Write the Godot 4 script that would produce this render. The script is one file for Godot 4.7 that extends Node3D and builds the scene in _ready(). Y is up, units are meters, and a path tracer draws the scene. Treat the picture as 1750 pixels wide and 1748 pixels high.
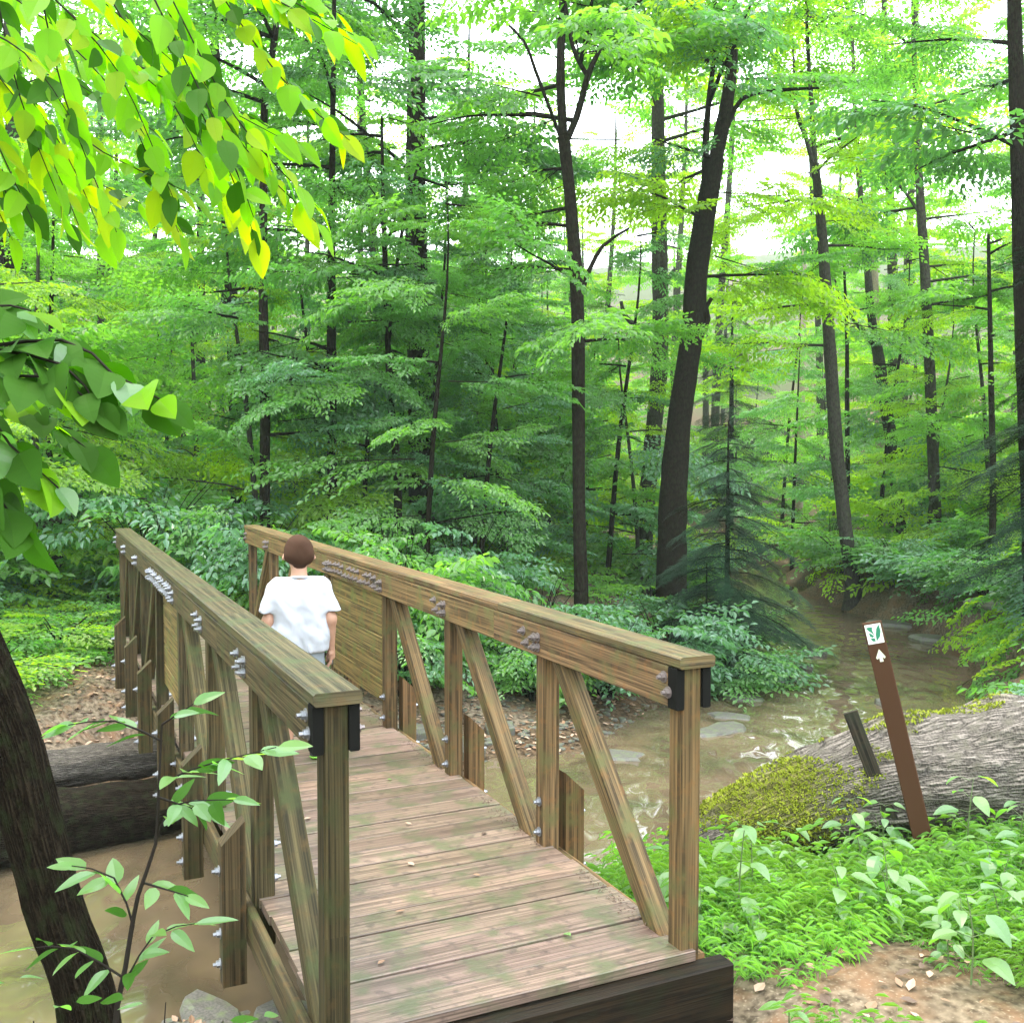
extends Node3D
# World: y = 0 is the top of the bridge deck, the bridge runs along -Z, x is across it. Units are metres.
var rng := RandomNumberGenerator.new()
var taken := {}
var M := {}
var FAN := []
var SPRAY: ArrayMesh
var HEMLOCK := []
var noise_a := FastNoiseLite.new()
var noise_b := FastNoiseLite.new()

# stream centre line: x, z, half width
const STREAM := [[-24.0, -1.0, 1.5], [-14.0, -3.2, 1.4], [-6.0, -5.2, 1.35], [0.0, -6.65, 1.28], [3.0, -7.0, 1.25], [5.5, -7.4, 1.3], [8.0, -8.8, 1.55], [10.0, -10.7, 1.65], [11.9, -13.2, 1.6], [12.9, -16.3, 1.4], [14.9, -19.4, 1.2], [18.5, -23.5, 1.2], [20.5, -28.0, 1.2], [18.0, -40.0, 1.2]]
const WATER_Y := -1.1

func _ready() -> void:
	rng.seed = 20240611
	noise_a.seed = 7; noise_a.frequency = 0.35; noise_a.fractal_octaves = 4
	noise_b.seed = 19; noise_b.frequency = 2.3; noise_b.fractal_octaves = 3
	# ---- camera, sky, light, exposure
	var cam := Camera3D.new()
	cam.name = "camera"
	cam.fov = 53.27; cam.near = 0.05; cam.far = 600.0
	cam.position = Vector3(0, 1.76, 0)
	cam.rotation_degrees = Vector3(-2.83, -25.1, 0)
	add_child(cam); cam.current = true
	var env := Environment.new()
	env.background_mode = Environment.BG_SKY
	var sm := ProceduralSkyMaterial.new()
	sm.sky_top_color = Color(0.93, 0.96, 1.0); sm.sky_horizon_color = Color(0.97, 0.98, 0.98)
	sm.sky_curve = 0.15; sm.ground_bottom_color = Color(0.12, 0.12, 0.09); sm.ground_horizon_color = Color(0.5, 0.55, 0.45)
	sm.sky_energy_multiplier = 1.5
	var sky := Sky.new(); sky.sky_material = sm
	env.sky = sky
	env.tonemap_mode = Environment.TONE_MAPPER_LINEAR
	env.tonemap_exposure = 3.0
	env.ssao_enabled = true; env.ssil_enabled = true; env.sdfgi_enabled = true
	env.fog_enabled = true; env.fog_density = 0.0007; env.fog_light_color = Color(0.86, 0.93, 0.88)
	var we := WorldEnvironment.new(); we.name = "environment"; we.environment = env
	add_child(we)
	var sun := DirectionalLight3D.new()
	sun.name = "sun"; sun.light_energy = 0.5; sun.light_angular_distance = 14.0
	sun.light_color = Color(1.0, 0.96, 0.88); sun.shadow_enabled = true
	add_child(sun)
	sun.look_at_from_position(Vector3(-6, 30, -12), Vector3(2, 0, -6))
	# ---- setting, then things
	make_materials()
	make_foliage_meshes()
	make_ground()
	make_water()
	make_bridge()
	make_person()
	make_marker()
	make_logs()
	make_trees()
	make_conifers()
	make_background_trees()
	make_shrubs()
	make_foreground()
	make_groundcover()
	make_stones()

# ------------------------------------------------------------------ helpers
func numbered(n: String) -> String:
	if not taken.has(n):
		taken[n] = 0
		return n
	taken[n] += 1
	return "%s_%03d" % [n, taken[n]]

func thing(called: String, label: String, category: String, at := Vector3.ZERO, turn := 0.0, group := "") -> Node3D:
	var o := Node3D.new()
	o.name = numbered(called)
	add_child(o)
	o.position = at; o.rotation.y = turn
	tag(o, label, category, group)
	return o

func tag(o: Node, label: String, category: String, group := "") -> void:
	o.set_meta("label", label); o.set_meta("category", category)
	if group != "": o.set_meta("group", group)

func part(parent: Node, called: String, mesh: Mesh, m: Material, at := Transform3D.IDENTITY) -> MeshInstance3D:
	var o := MeshInstance3D.new()
	o.name = called; o.mesh = mesh; o.transform = at
	if m: o.material_override = m
	parent.add_child(o, true)
	return o

func structure(called: String, mesh: Mesh, m: Material) -> MeshInstance3D:
	var o := part(self, called, mesh, m)
	o.set_meta("kind", "structure")
	return o

func scatter(parent: Node, called: String, mesh: Mesh, list: Array, m: Material, stuff := true) -> MultiMeshInstance3D:
	var mm := MultiMesh.new()
	mm.transform_format = MultiMesh.TRANSFORM_3D
	mm.mesh = mesh
	mm.instance_count = list.size()
	for i in list.size(): mm.set_instance_transform(i, list[i])
	var o := MultiMeshInstance3D.new()
	o.name = called; o.multimesh = mm
	if m: o.material_override = m
	parent.add_child(o, true)
	if stuff: o.set_meta("kind", "stuff")
	return o

func copy(o: Node3D, label := "", group := "") -> Node3D:
	var base := String(o.name)
	if base.length() > 4 and base[base.length() - 4] == "_" and base.right(3).is_valid_int(): base = base.left(base.length() - 4)
	var c: Node3D = o.duplicate()
	c.name = numbered(base)
	add_child(c)
	if label != "": c.set_meta("label", label)
	if group != "": c.set_meta("group", group)
	return c

func rr(a: float, b: float) -> float: return rng.randf_range(a, b)
func V(a) -> Vector3: return Vector3(a[0], a[1], a[2])
func srgb(r: float, g: float, b: float) -> Color: return Color(r, g, b).linear_to_srgb()

# a list of points -> mesh arrays
func arrays(v: PackedVector3Array, ix: PackedInt32Array, nrm := PackedVector3Array(), uv := PackedVector2Array(), col := PackedColorArray()) -> Array:
	var a := []
	a.resize(Mesh.ARRAY_MAX)
	a[Mesh.ARRAY_VERTEX] = v
	if nrm.size() > 0: a[Mesh.ARRAY_NORMAL] = nrm
	if uv.size() > 0: a[Mesh.ARRAY_TEX_UV] = uv
	if col.size() > 0: a[Mesh.ARRAY_COLOR] = col
	a[Mesh.ARRAY_INDEX] = ix
	return a

func mesh_of(a: Array, m: Material = null, into: ArrayMesh = null) -> ArrayMesh:
	var am := into if into else ArrayMesh.new()
	am.add_surface_from_arrays(Mesh.PRIMITIVE_TRIANGLES, a)
	if m: am.surface_set_material(am.get_surface_count() - 1, m)
	return am

# timber: chamfered bar from a to b, w across, h along `up`
func bar(a: Vector3, b: Vector3, w: float, h: float, up := Vector3.UP, c := 0.004, tint := Color.WHITE) -> ArrayMesh:
	var d := (b - a)
	var l := d.length()
	d /= l
	var s := d.cross(up).normalized()
	var u := s.cross(d).normalized()
	var p := [[-w / 2 + c, -h / 2], [w / 2 - c, -h / 2], [w / 2, -h / 2 + c], [w / 2, h / 2 - c], [w / 2 - c, h / 2], [-w / 2 + c, h / 2], [-w / 2, h / 2 - c], [-w / 2, -h / 2 + c]]
	var v := PackedVector3Array(); var t := PackedVector2Array(); var ix := PackedInt32Array(); var col := PackedColorArray()
	var ou := rr(0, 3); var ov := rr(0, 3); var q := 0.0
	for i in 8:
		var e = p[i]; var f = p[(i + 1) % 8]
		var step: float = Vector2(e[0] - f[0], e[1] - f[1]).length()
		var k := v.size()
		v.append(a + s * e[0] + u * e[1]); v.append(b + s * e[0] + u * e[1]); v.append(b + s * f[0] + u * f[1]); v.append(a + s * f[0] + u * f[1])
		for z in [[0, q], [l, q], [l, q + step], [0, q + step]]: t.append(Vector2(z[0] / 1.6 + ou, z[1] / 0.4 + ov))
		ix.append_array([k, k + 1, k + 2, k, k + 2, k + 3])
		q += step
	for e in [a, b]:
		var k := v.size()
		for z in p:
			v.append(e + s * z[0] + u * z[1]); t.append(Vector2(z[0] / 1.6 + ou + 0.3, z[1] / 0.4 + ov))
		for i in range(1, 7): ix.append_array([k, k + i, k + i + 1])
	for i in v.size(): col.append(tint)
	return mesh_of(arrays(v, ix, PackedVector3Array(), t, col))

# tapered tube through points [x, y, z, r]
func tube(pts: Array, sides := 9, step := 0.35, rough := 0.06, tint := Color.WHITE, flare := 0.0, caps := true) -> ArrayMesh:
	var path := []
	for i in pts.size() - 1:
		var a = pts[i]; var b = pts[i + 1]
		var p0 = pts[max(i - 1, 0)]; var p3 = pts[min(i + 2, pts.size() - 1)]
		var l := V(a).distance_to(V(b))
		var n := int(max(1, ceil(l / step)))
		for k in n:
			var f := float(k) / n
			var c := V(a).cubic_interpolate(V(b), V(p0), V(p3), f)
			path.append([c, lerpf(a[3], b[3], f)])
	path.append([V(pts[-1]), pts[-1][3]])
	var v := PackedVector3Array(); var nn := PackedVector3Array(); var t := PackedVector2Array(); var ix := PackedInt32Array(); var col := PackedColorArray()
	var along := 0.0; var ref := Vector3(0.3, 0.1, 1).normalized()
	var off := rr(0, 50)
	for i in path.size():
		var c: Vector3 = path[i][0]
		var d: Vector3 = (path[min(i + 1, path.size() - 1)][0] - path[max(i - 1, 0)][0]).normalized()
		if i > 0: along += c.distance_to(path[i - 1][0])
		var s := d.cross(ref).normalized(); var u := s.cross(d)
		var r: float = path[i][1]
		if flare > 0.0: r *= 1.0 + flare * exp(-along / 0.28)
		for k in sides + 1:
			var an := TAU * (k % sides) / sides
			var dir := s * cos(an) + u * sin(an)
			var rad := r * (1.0 + rough * noise_b.get_noise_3d(dir.x * 0.9 + off, along * 0.8, dir.z * 0.9) * 1.6)
			if flare > 0.0: rad *= 1.0 + 0.25 * flare * exp(-along / 0.25) * sin(an * 5.0 + off)
			v.append(c + dir * rad); nn.append(dir); t.append(Vector2(float(k) / sides * max(1.0, round(TAU * path[0][1] / 0.35)), along / 0.7)); col.append(tint)
	for i in path.size() - 1:
		for k in sides:
			var a := i * (sides + 1) + k
			ix.append_array([a, a + 1, a + sides + 1, a + 1, a + sides + 2, a + sides + 1])
	if caps:
		for e in [0, path.size() - 1]:
			var k0 := v.size()
			v.append(path[e][0]); nn.append((path[e][0] - path[max(0, e - 1)][0]).normalized() if e > 0 else Vector3.DOWN); t.append(Vector2.ZERO); col.append(tint)
			for k in sides: ix.append_array([k0, e * (sides + 1) + k, e * (sides + 1) + k + 1])
	return mesh_of(arrays(v, ix, nn, t, col))

func flat_poly(pts: Array, thick: float) -> ArrayMesh:   # outline in x,y, lying at z 0..thick
	var pv := PackedVector2Array()
	for p in pts: pv.append(Vector2(p[0], p[1]))
	var tri := Geometry2D.triangulate_polygon(pv)
	var v := PackedVector3Array(); var ix := PackedInt32Array()
	for z in [thick, 0.0]:
		for p in pv: v.append(Vector3(p.x, p.y, z))
	for i in tri: ix.append(i)
	for i in tri: ix.append(i + pv.size())
	for i in pv.size():
		var j := (i + 1) % pv.size()
		ix.append_array([i, j, i + pv.size(), j, j + pv.size(), i + pv.size()])
	return mesh_of(arrays(v, ix))

# things whose labels would be the same are told apart by their order from left to right
func tell_apart(nodes: Array) -> void:
	var by := {}
	for o in nodes:
		var l: String = o.get_meta("label")
		if not by.has(l): by[l] = []
		by[l].append(o)
	var words := ["first", "second", "third", "fourth", "fifth", "sixth", "seventh", "eighth", "ninth", "tenth", "eleventh", "twelfth", "thirteenth", "fourteenth", "fifteenth", "sixteenth"]
	for l in by:
		if by[l].size() < 2: continue
		by[l].sort_custom(func(a: Node3D, b: Node3D) -> bool: return where_in_view(a.position.x, a.position.z).x < where_in_view(b.position.x, b.position.z).x)
		for i in by[l].size():
			if i < words.size(): by[l][i].set_meta("label", l + ", " + words[i] + " from left")

# ------------------------------------------------------------------ materials
func seamless(w: int, h: int, freq: float, oct: int, sd: int) -> Image:
	var n := FastNoiseLite.new()
	n.seed = sd; n.frequency = freq; n.fractal_octaves = oct
	var im := n.get_seamless_image(w, h)
	im.convert(Image.FORMAT_L8)
	return im

func stretched(w: int, h: int, w0: int, freq: float, sd: int) -> PackedByteArray:
	var im := seamless(w0, h, freq, 3, sd)
	im.resize(w, h, Image.INTERPOLATE_CUBIC)
	return im.get_data()

func picture(w: int, h: int, f: Callable) -> ImageTexture:
	var d := PackedByteArray(); d.resize(w * h * 3)
	for i in w * h:
		var c: Color = f.call(i)
		c = c.linear_to_srgb()
		d[i * 3] = int(clampf(c.r, 0, 1) * 255); d[i * 3 + 1] = int(clampf(c.g, 0, 1) * 255); d[i * 3 + 2] = int(clampf(c.b, 0, 1) * 255)
	return ImageTexture.create_from_image(Image.create_from_data(w, h, false, Image.FORMAT_RGB8, d))

func grey_picture(w: int, h: int, f: Callable) -> ImageTexture:
	var d := PackedByteArray(); d.resize(w * h)
	for i in w * h: d[i] = int(clampf(f.call(i), 0, 1) * 255)
	return ImageTexture.create_from_image(Image.create_from_data(w, h, false, Image.FORMAT_L8, d))

func plain(called: String, c: Color, rough := 0.7, metal := 0.0) -> StandardMaterial3D:
	var m := StandardMaterial3D.new()
	m.resource_name = called
	m.albedo_color = c; m.roughness = rough; m.metallic = metal
	M[called] = m
	return m

func leafy(called: String, c: Color, through: Color, rough := 0.42) -> StandardMaterial3D:
	var m := plain(called, c, rough)
	m.backlight_enabled = true; m.backlight = through
	m.cull_mode = BaseMaterial3D.CULL_DISABLED
	return m

func lerp3(a: Color, b: Color, t: float) -> Color: return a.lerp(b, clampf(t, 0, 1))

func textured(called: String, tex: Texture2D, height: Texture2D, hs: float, rough: float) -> StandardMaterial3D:
	var m := plain(called, Color.WHITE, rough)
	m.albedo_texture = tex
	m.vertex_color_use_as_albedo = true
	if height:
		m.heightmap_enabled = true; m.heightmap_texture = height; m.heightmap_scale = hs
	return m

func make_materials() -> void:
	# weathered timber: grain runs along u
	var g1 := stretched(1024, 256, 14, 0.07, 3); var g2 := stretched(1024, 256, 10, 0.2, 4)
	var bl := seamless(1024, 256, 0.008, 4, 5).get_data(); var b2 := seamless(1024, 256, 0.02, 4, 6).get_data(); var sp := seamless(1024, 256, 0.11, 2, 8).get_data()
	var grain_h := grey_picture(1024, 256, func(i: int) -> float: return 0.5 + (g1[i] - 128) / 255.0 * 0.5 + (g2[i] - 128) / 255.0 * 0.7)
	var rail := picture(1024, 256, func(i: int) -> Color:
		var g := g1[i] / 255.0 * 0.55 + g2[i] / 255.0 * 0.45
		var c := lerp3(Color(0.056, 0.042, 0.026), Color(0.24, 0.171, 0.099), (g - 0.3) * 2.2)
		c = lerp3(c, Color(0.12, 0.125, 0.061), (bl[i] / 255.0 - 0.5) * 2.4)
		c = lerp3(c, Color(0.22, 0.12, 0.054), (b2[i] / 255.0 - 0.58) * 1.6)
		return lerp3(c, Color(0.05, 0.045, 0.035), (sp[i] / 255.0 - 0.78) * 3.0))
	var deck := picture(1024, 256, func(i: int) -> Color:
		var g := g1[i] / 255.0 * 0.5 + g2[i] / 255.0 * 0.5
		var c := lerp3(Color(0.094, 0.064, 0.048), Color(0.26, 0.18, 0.136), (g - 0.3) * 2.4)
		c = lerp3(c, Color(0.102, 0.102, 0.054), (bl[i] / 255.0 - 0.46) * 2.6)
		c = lerp3(c, Color(0.085, 0.06, 0.05), (b2[i] / 255.0 - 0.62) * 3.0)
		return lerp3(c, Color(0.045, 0.04, 0.03), (sp[i] / 255.0 - 0.76) * 3.0))
	textured("timber", rail, grain_h, 0.14, 0.62)
	textured("deck_timber", deck, grain_h, 0.1, 0.36)
	textured("cap_timber", rail, grain_h, 0.2, 0.5)
	plain("end_grain", srgb(0.008, 0.008, 0.007), 0.85).metallic_specular = 0.15
	plain("bolt_steel", srgb(0.28, 0.29, 0.31), 0.38, 0.85)
	plain("rusty_steel", srgb(0.20, 0.17, 0.16), 0.5, 0.6)
	# bark: furrows run along v
	var f1 := seamless(256, 64, 0.05, 4, 21); f1.resize(256, 512, Image.INTERPOLATE_CUBIC)
	var fd := f1.get_data(); var fb := seamless(256, 512, 0.012, 4, 22).get_data(); var ff := seamless(256, 512, 0.09, 3, 23).get_data()
	var bark_h := grey_picture(256, 512, func(i: int) -> float: return absf(fd[i] / 255.0 - 0.5) * 1.6 + ff[i] / 255.0 * 0.35)
	for row in [["bark_dark", Color(0.008, 0.006, 0.0045), Color(0.034, 0.026, 0.019), Color(0.022, 0.026, 0.013)], ["bark_grey", Color(0.026, 0.023, 0.019), Color(0.085, 0.078, 0.064), Color(0.055, 0.065, 0.038)], ["bark_pale", Color(0.22, 0.17, 0.13), Color(0.45, 0.37, 0.29), Color(0.3, 0.27, 0.2)], ["bark_log", Color(0.045, 0.04, 0.034), Color(0.24, 0.21, 0.18), Color(0.11, 0.1, 0.08)]]:
		var lo: Color = row[1]; var hi: Color = row[2]; var li: Color = row[3]
		var tx := picture(256, 512, func(i: int) -> Color:
			var c := lerp3(lo, hi, absf(fd[i] / 255.0 - 0.5) * 2.6 + (ff[i] / 255.0 - 0.5) * 0.6)
			return lerp3(c, li, (fb[i] / 255.0 - 0.52) * 3.0))
		textured(row[0], tx, bark_h, 1.6, 0.9).metallic_specular = 0.12
	# ground: damp soil and rotting litter
	var s1 := seamless(512, 512, 0.012, 4, 31).get_data(); var s2 := seamless(512, 512, 0.06, 3, 32).get_data(); var s3 := seamless(512, 512, 0.17, 2, 33).get_data()
	var soil := picture(512, 512, func(i: int) -> Color:
		var c := lerp3(Color(0.06, 0.045, 0.03), Color(0.21, 0.165, 0.12), s2[i] / 255.0 * 1.5 - 0.3)
		c = lerp3(c, Color(0.17, 0.10, 0.06), (s1[i] / 255.0 - 0.5) * 2.5)
		return lerp3(c, Color(0.33, 0.27, 0.21), (s3[i] / 255.0 - 0.66) * 3.0))
	textured("soil", soil, null, 0.0, 0.9).metallic_specular = 0.2
	# muddy stream
	var wm := plain("muddy_water", Color.WHITE, 0.05)
	wm.vertex_color_use_as_albedo = true
	wm.metallic_specular = 0.7
	# stone
	var stt := picture(512, 512, func(i: int) -> Color:
		var c := lerp3(Color(0.045, 0.044, 0.038), Color(0.125, 0.115, 0.1), s2[i] / 255.0 * 1.4 - 0.2)
		return lerp3(c, Color(0.10, 0.125, 0.055), (s1[i] / 255.0 - 0.5) * 2.5))
	var sto := textured("stone", stt, null, 0.0, 0.6)
	sto.uv1_triplanar = true; sto.uv1_scale = Vector3(1.7, 1.7, 1.7)
	plain("dead_leaf", srgb(0.20, 0.115, 0.065), 0.75); plain("dead_leaf_pale", srgb(0.33, 0.22, 0.15), 0.75); plain("dead_leaf_dark", srgb(0.09, 0.055, 0.035), 0.7)
	# foliage
	leafy("leaf_mid", srgb(0.085, 0.155, 0.062), Color(0.50, 0.80, 0.23), 0.34)
	leafy("leaf_deep", srgb(0.06, 0.13, 0.065), Color(0.38, 0.64, 0.2), 0.34)
	leafy("leaf_light", srgb(0.105, 0.185, 0.068), Color(0.62, 0.90, 0.2), 0.34)
	leafy("leaf_yellow", srgb(0.125, 0.20, 0.04), Color(0.76, 0.96, 0.09), 0.38)
	leafy("leaf_blue", srgb(0.085, 0.16, 0.10), Color(0.42, 0.68, 0.28), 0.3)
	leafy("needles", srgb(0.017, 0.044, 0.022), Color(0.05, 0.11, 0.04), 0.4)
	leafy("leaf_bright", srgb(0.12, 0.22, 0.02), Color(0.66, 1.0, 0.004), 0.45)
	leafy("leaf_gold", srgb(0.16, 0.23, 0.02), Color(0.86, 1.0, 0.004), 0.45)
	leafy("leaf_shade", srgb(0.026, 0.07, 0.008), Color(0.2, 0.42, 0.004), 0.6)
	leafy("leaf_rust", srgb(0.14, 0.09, 0.02), Color(0.4, 0.25, 0.02), 0.5)
	leafy("leaf_herb", srgb(0.10, 0.175, 0.055), Color(0.46, 0.7, 0.11), 0.38)
	leafy("grass_blade", srgb(0.105, 0.175, 0.036), Color(0.46, 0.68, 0.06), 0.42)
	leafy("moss", srgb(0.20, 0.235, 0.025), Color(0.16, 0.2, 0.02), 0.9)
	for k in ["leaf_bright", "leaf_gold", "leaf_shade"]: M[k].metallic_specular = 0.15
	M.needles.metallic_specular = 0.2
	M.timber.metallic_specular = 0.25; M.cap_timber.metallic_specular = 0.35; M.moss.metallic_specular = 0.1
	for k in ["leaf_mid", "leaf_light", "leaf_yellow", "leaf_blue"]:
		var far: StandardMaterial3D = M[k].duplicate()
		far.metallic_specular = 0.0
		M["far_" + k] = far
	plain("twig", srgb(0.025, 0.02, 0.015), 0.8).metallic_specular = 0.1
	plain("stem_green", srgb(0.09, 0.13, 0.045), 0.6)
	plain("stem_dark", srgb(0.018, 0.015, 0.012), 0.7).metallic_specular = 0.15

# ------------------------------------------------------------------ foliage meshes
func leaf_into(v: PackedVector3Array, ix: PackedInt32Array, p: Vector3, d: Vector3, n: Vector3, l: float, w: float, bend := 0.15) -> void:
	var s := d.cross(n).normalized()
	var k := v.size()
	var up := n * w * 0.16
	v.append(p)
	v.append(p + d * l * 0.36 + s * w * 0.5 + up); v.append(p + d * l * 0.7 + s * w * 0.36 + up - n * l * bend * 0.4)
	v.append(p + d * l - n * l * bend)
	v.append(p + d * l * 0.7 - s * w * 0.36 + up - n * l * bend * 0.4); v.append(p + d * l * 0.36 - s * w * 0.5 + up)
	ix.append_array([k, k + 1, k + 2, k, k + 2, k + 3, k, k + 3, k + 4, k, k + 4, k + 5])

func strip_into(v: PackedVector3Array, ix: PackedInt32Array, a: Vector3, b: Vector3, w: float) -> void:
	var s := (b - a).cross(Vector3.UP).normalized() * w
	for o in [s, Vector3.UP * w]:
		var k := v.size()
		v.append(a - o); v.append(a + o); v.append(b)
		ix.append_array([k, k + 1, k + 2])

func make_fan(sd: int, leaf: float, gap: float, droop: float, wide: float) -> ArrayMesh:
	rng.seed = sd
	var v := PackedVector3Array(); var ix := PackedInt32Array(); var tv := PackedVector3Array(); var ti := PackedInt32Array()
	var l := 1.3
	var bendy := func(p: Vector3) -> Vector3: return p - Vector3.UP * droop * (p.x * p.x + p.z * p.z * 1.3)
	strip_into(tv, ti, Vector3.ZERO, bendy.call(Vector3(l * 0.6, 0, 0)), 0.007)
	strip_into(tv, ti, bendy.call(Vector3(l * 0.55, 0, 0)), bendy.call(Vector3(l, 0, 0)), 0.004)
	var n := 9
	for i in n + 1:
		var t := 0.1 + 0.9 * float(i) / n
		for sgn in ([-1, 1] if i < n else [0]):
			var start := Vector3(l * t + rr(-0.04, 0.04), rr(-0.02, 0.02), 0)
			var an: float = deg_to_rad(rr(38, 62)) * sgn
			var d := Vector3(cos(an), rr(-0.12, 0.10), sin(an)).normalized()
			var tl := (wide * (1.05 - 0.75 * t) * rr(0.7, 1.15)) if sgn != 0 else 0.2
			if sgn != 0: strip_into(tv, ti, bendy.call(start), bendy.call(start + d * tl), 0.003)
			var q := 0.05
			var side := 1
			while q < tl:
				var p := start + d * q
				var la: float = an + deg_to_rad(rr(35, 65)) * side
				if q + gap >= tl: la = an
				var ld := Vector3(cos(la), rr(-0.8, 0.1), sin(la)).normalized()
				var nn := Vector3(rr(-0.6, 0.6), 1, rr(-0.6, 0.6))
				nn = (nn - ld * nn.dot(ld)).normalized()
				var s := leaf * rr(0.75, 1.2)
				leaf_into(v, ix, bendy.call(p), ld, nn, s, s * rr(0.48, 0.62), rr(0.05, 0.3))
				side = -side; q += gap * rr(0.8, 1.25)
	var am := mesh_of(arrays(v, ix))
	return mesh_of(arrays(tv, ti), M.twig, am)

func make_hemlock_bough(sd: int) -> ArrayMesh:   # unit length along +X
	rng.seed = sd
	var v := PackedVector3Array(); var ix := PackedInt32Array(); var tv := PackedVector3Array(); var ti := PackedInt32Array()
	for j in 8:
		var q := 0.08 + 0.80 * j / 7.0
		var an := (1.0 if j % 2 == 0 else -1.0) * deg_to_rad(rr(25, 75)) * (1.12 - q) if j < 7 else 0.0
		var x := Vector3(cos(an), rr(-0.35, -0.02), sin(an)).normalized()
		var z := x.cross(Vector3(rr(-0.2, 0.2), 1, rr(-0.2, 0.2))).normalized()
		var tr := Transform3D(Basis(x, z.cross(x), z).scaled(Vector3.ONE * (0.58 - 0.22 * q) * rr(0.85, 1.2)), Vector3(q, 0.12 * q - 0.42 * q * q, 0))
		for s in 2:
			var a := SPRAY.surface_get_arrays(s)
			var pv: PackedVector3Array = a[Mesh.ARRAY_VERTEX]; var pi: PackedInt32Array = a[Mesh.ARRAY_INDEX]
			var k0 := v.size() if s == 0 else tv.size()
			if s == 0:
				v.append_array(tr * pv)
				for e in pi: ix.append(e + k0)
			else:
				tv.append_array(tr * pv)
				for e in pi: ti.append(e + k0)
	var am := mesh_of(arrays(v, ix), M.needles)
	return mesh_of(arrays(tv, ti), M.twig, am)

func make_spray(sd: int) -> ArrayMesh:   # flat drooping hemlock branch, fine needle combs
	rng.seed = sd
	var v := PackedVector3Array(); var ix := PackedInt32Array(); var tv := PackedVector3Array(); var ti := PackedInt32Array()
	var bendy := func(p: Vector3) -> Vector3: return p - Vector3.UP * 0.32 * (p.x * p.x + absf(p.z) * 0.35)
	strip_into(tv, ti, Vector3.ZERO, bendy.call(Vector3(0.9, 0, 0)), 0.005)
	for i in 15:
		var t := 0.06 + 0.94 * i / 14.0
		for sgn in [-1, 1]:
			var an: float = deg_to_rad(rr(45, 62)) * sgn
			var d := Vector3(cos(an), rr(-0.15, 0.0), sin(an)).normalized()
			var tl := (0.40 * (1.05 - 0.8 * t)) * rr(0.75, 1.2) + 0.04
			var start := Vector3(t * 0.95, rr(-0.02, 0.02), 0)
			var q := 0.0
			strip_into(tv, ti, bendy.call(start), bendy.call(start + d * tl), 0.002)
			while q < tl:
				for s2 in [-1, 1]:
					var la: float = an + deg_to_rad(rr(35, 60)) * s2
					var ld := Vector3(cos(la), rr(-0.25, 0.1), sin(la)).normalized()
					var p: Vector3 = bendy.call(start + d * q)
					var w := ld.cross(Vector3.UP).normalized() * 0.012
					var k := v.size()
					var ll := rr(0.04, 0.085)
					v.append(p - w); v.append(p + w); v.append(p + ld * ll)
					ix.append_array([k, k + 1, k + 2])
				q += 0.038
	var am := mesh_of(arrays(v, ix))
	return mesh_of(arrays(tv, ti), M.twig, am)

var BOUGH := []
# joins copies of foliage meshes into one mesh: surface 0 leaves, surface 1 twigs
func joined(sources: Array, list: Array) -> ArrayMesh:
	var cache := {}
	var v := [PackedVector3Array(), PackedVector3Array()]; var ix := [PackedInt32Array(), PackedInt32Array()]
	for tr in list:
		var n: int = rng.randi() % sources.size()
		if not cache.has(n):
			cache[n] = []
			for q in sources[n].get_surface_count(): cache[n].append(sources[n].surface_get_arrays(q))
		for q in cache[n].size():
			var a: Array = cache[n][q]
			var k0: int = v[q].size()
			v[q].append_array(tr * (a[Mesh.ARRAY_VERTEX] as PackedVector3Array))
			var src: PackedInt32Array = a[Mesh.ARRAY_INDEX]
			var at: int = ix[q].size()
			ix[q].append_array(src)
			for i in range(at, ix[q].size()): ix[q][i] += k0
	var am := mesh_of(arrays(v[0], ix[0]))
	return mesh_of(arrays(v[1], ix[1]), M.twig, am) if v[1].size() > 0 else am

func leaf_colour(m: ArrayMesh, c: String) -> ArrayMesh:
	var a: ArrayMesh = m.duplicate()
	a.surface_set_material(0, M[c])
	return a

func make_bough(sd: int) -> ArrayMesh:   # a whole flat branch: several fans along one axis, 2.3 m long
	rng.seed = sd
	var v := PackedVector3Array(); var ix := PackedInt32Array(); var tv := PackedVector3Array(); var ti := PackedInt32Array()
	strip_into(tv, ti, Vector3.ZERO, Vector3(1.5, -0.1, 0), 0.012)
	for i in 8:
		var t := 0.08 + 0.78 * i / 7.0
		var sg := -1.0 if i % 2 == 0 else 1.0
		var an := sg * deg_to_rad(rr(20, 75)) * (1.15 - t) if i < 7 else rr(-0.15, 0.15)
		var x := Vector3(cos(an), rr(-0.18, 0.12), sin(an)).normalized()
		var z := x.cross(Vector3(rr(-0.25, 0.25), 1, rr(-0.25, 0.25))).normalized()
		var k := 0.80 - 0.25 * absf(t - 0.35)
		var tr := Transform3D(Basis(x, z.cross(x), z).scaled(Vector3.ONE * k * rr(0.85, 1.15)), Vector3(1.9 * t, -0.12 * t * t + rr(-0.08, 0.08), 0))
		var f: ArrayMesh = FAN[rng.randi() % 4]
		for s in 2:
			var a := f.surface_get_arrays(s)
			var pv: PackedVector3Array = a[Mesh.ARRAY_VERTEX]; var pi: PackedInt32Array = a[Mesh.ARRAY_INDEX]
			if s == 0:
				var k0 := v.size()
				v.append_array(tr * pv)
				for q in pi: ix.append(q + k0)
			else:
				var k0 := tv.size()
				tv.append_array(tr * pv)
				for q in pi: ti.append(q + k0)
	var am := mesh_of(arrays(v, ix))
	return mesh_of(arrays(tv, ti), M.twig, am)

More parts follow.
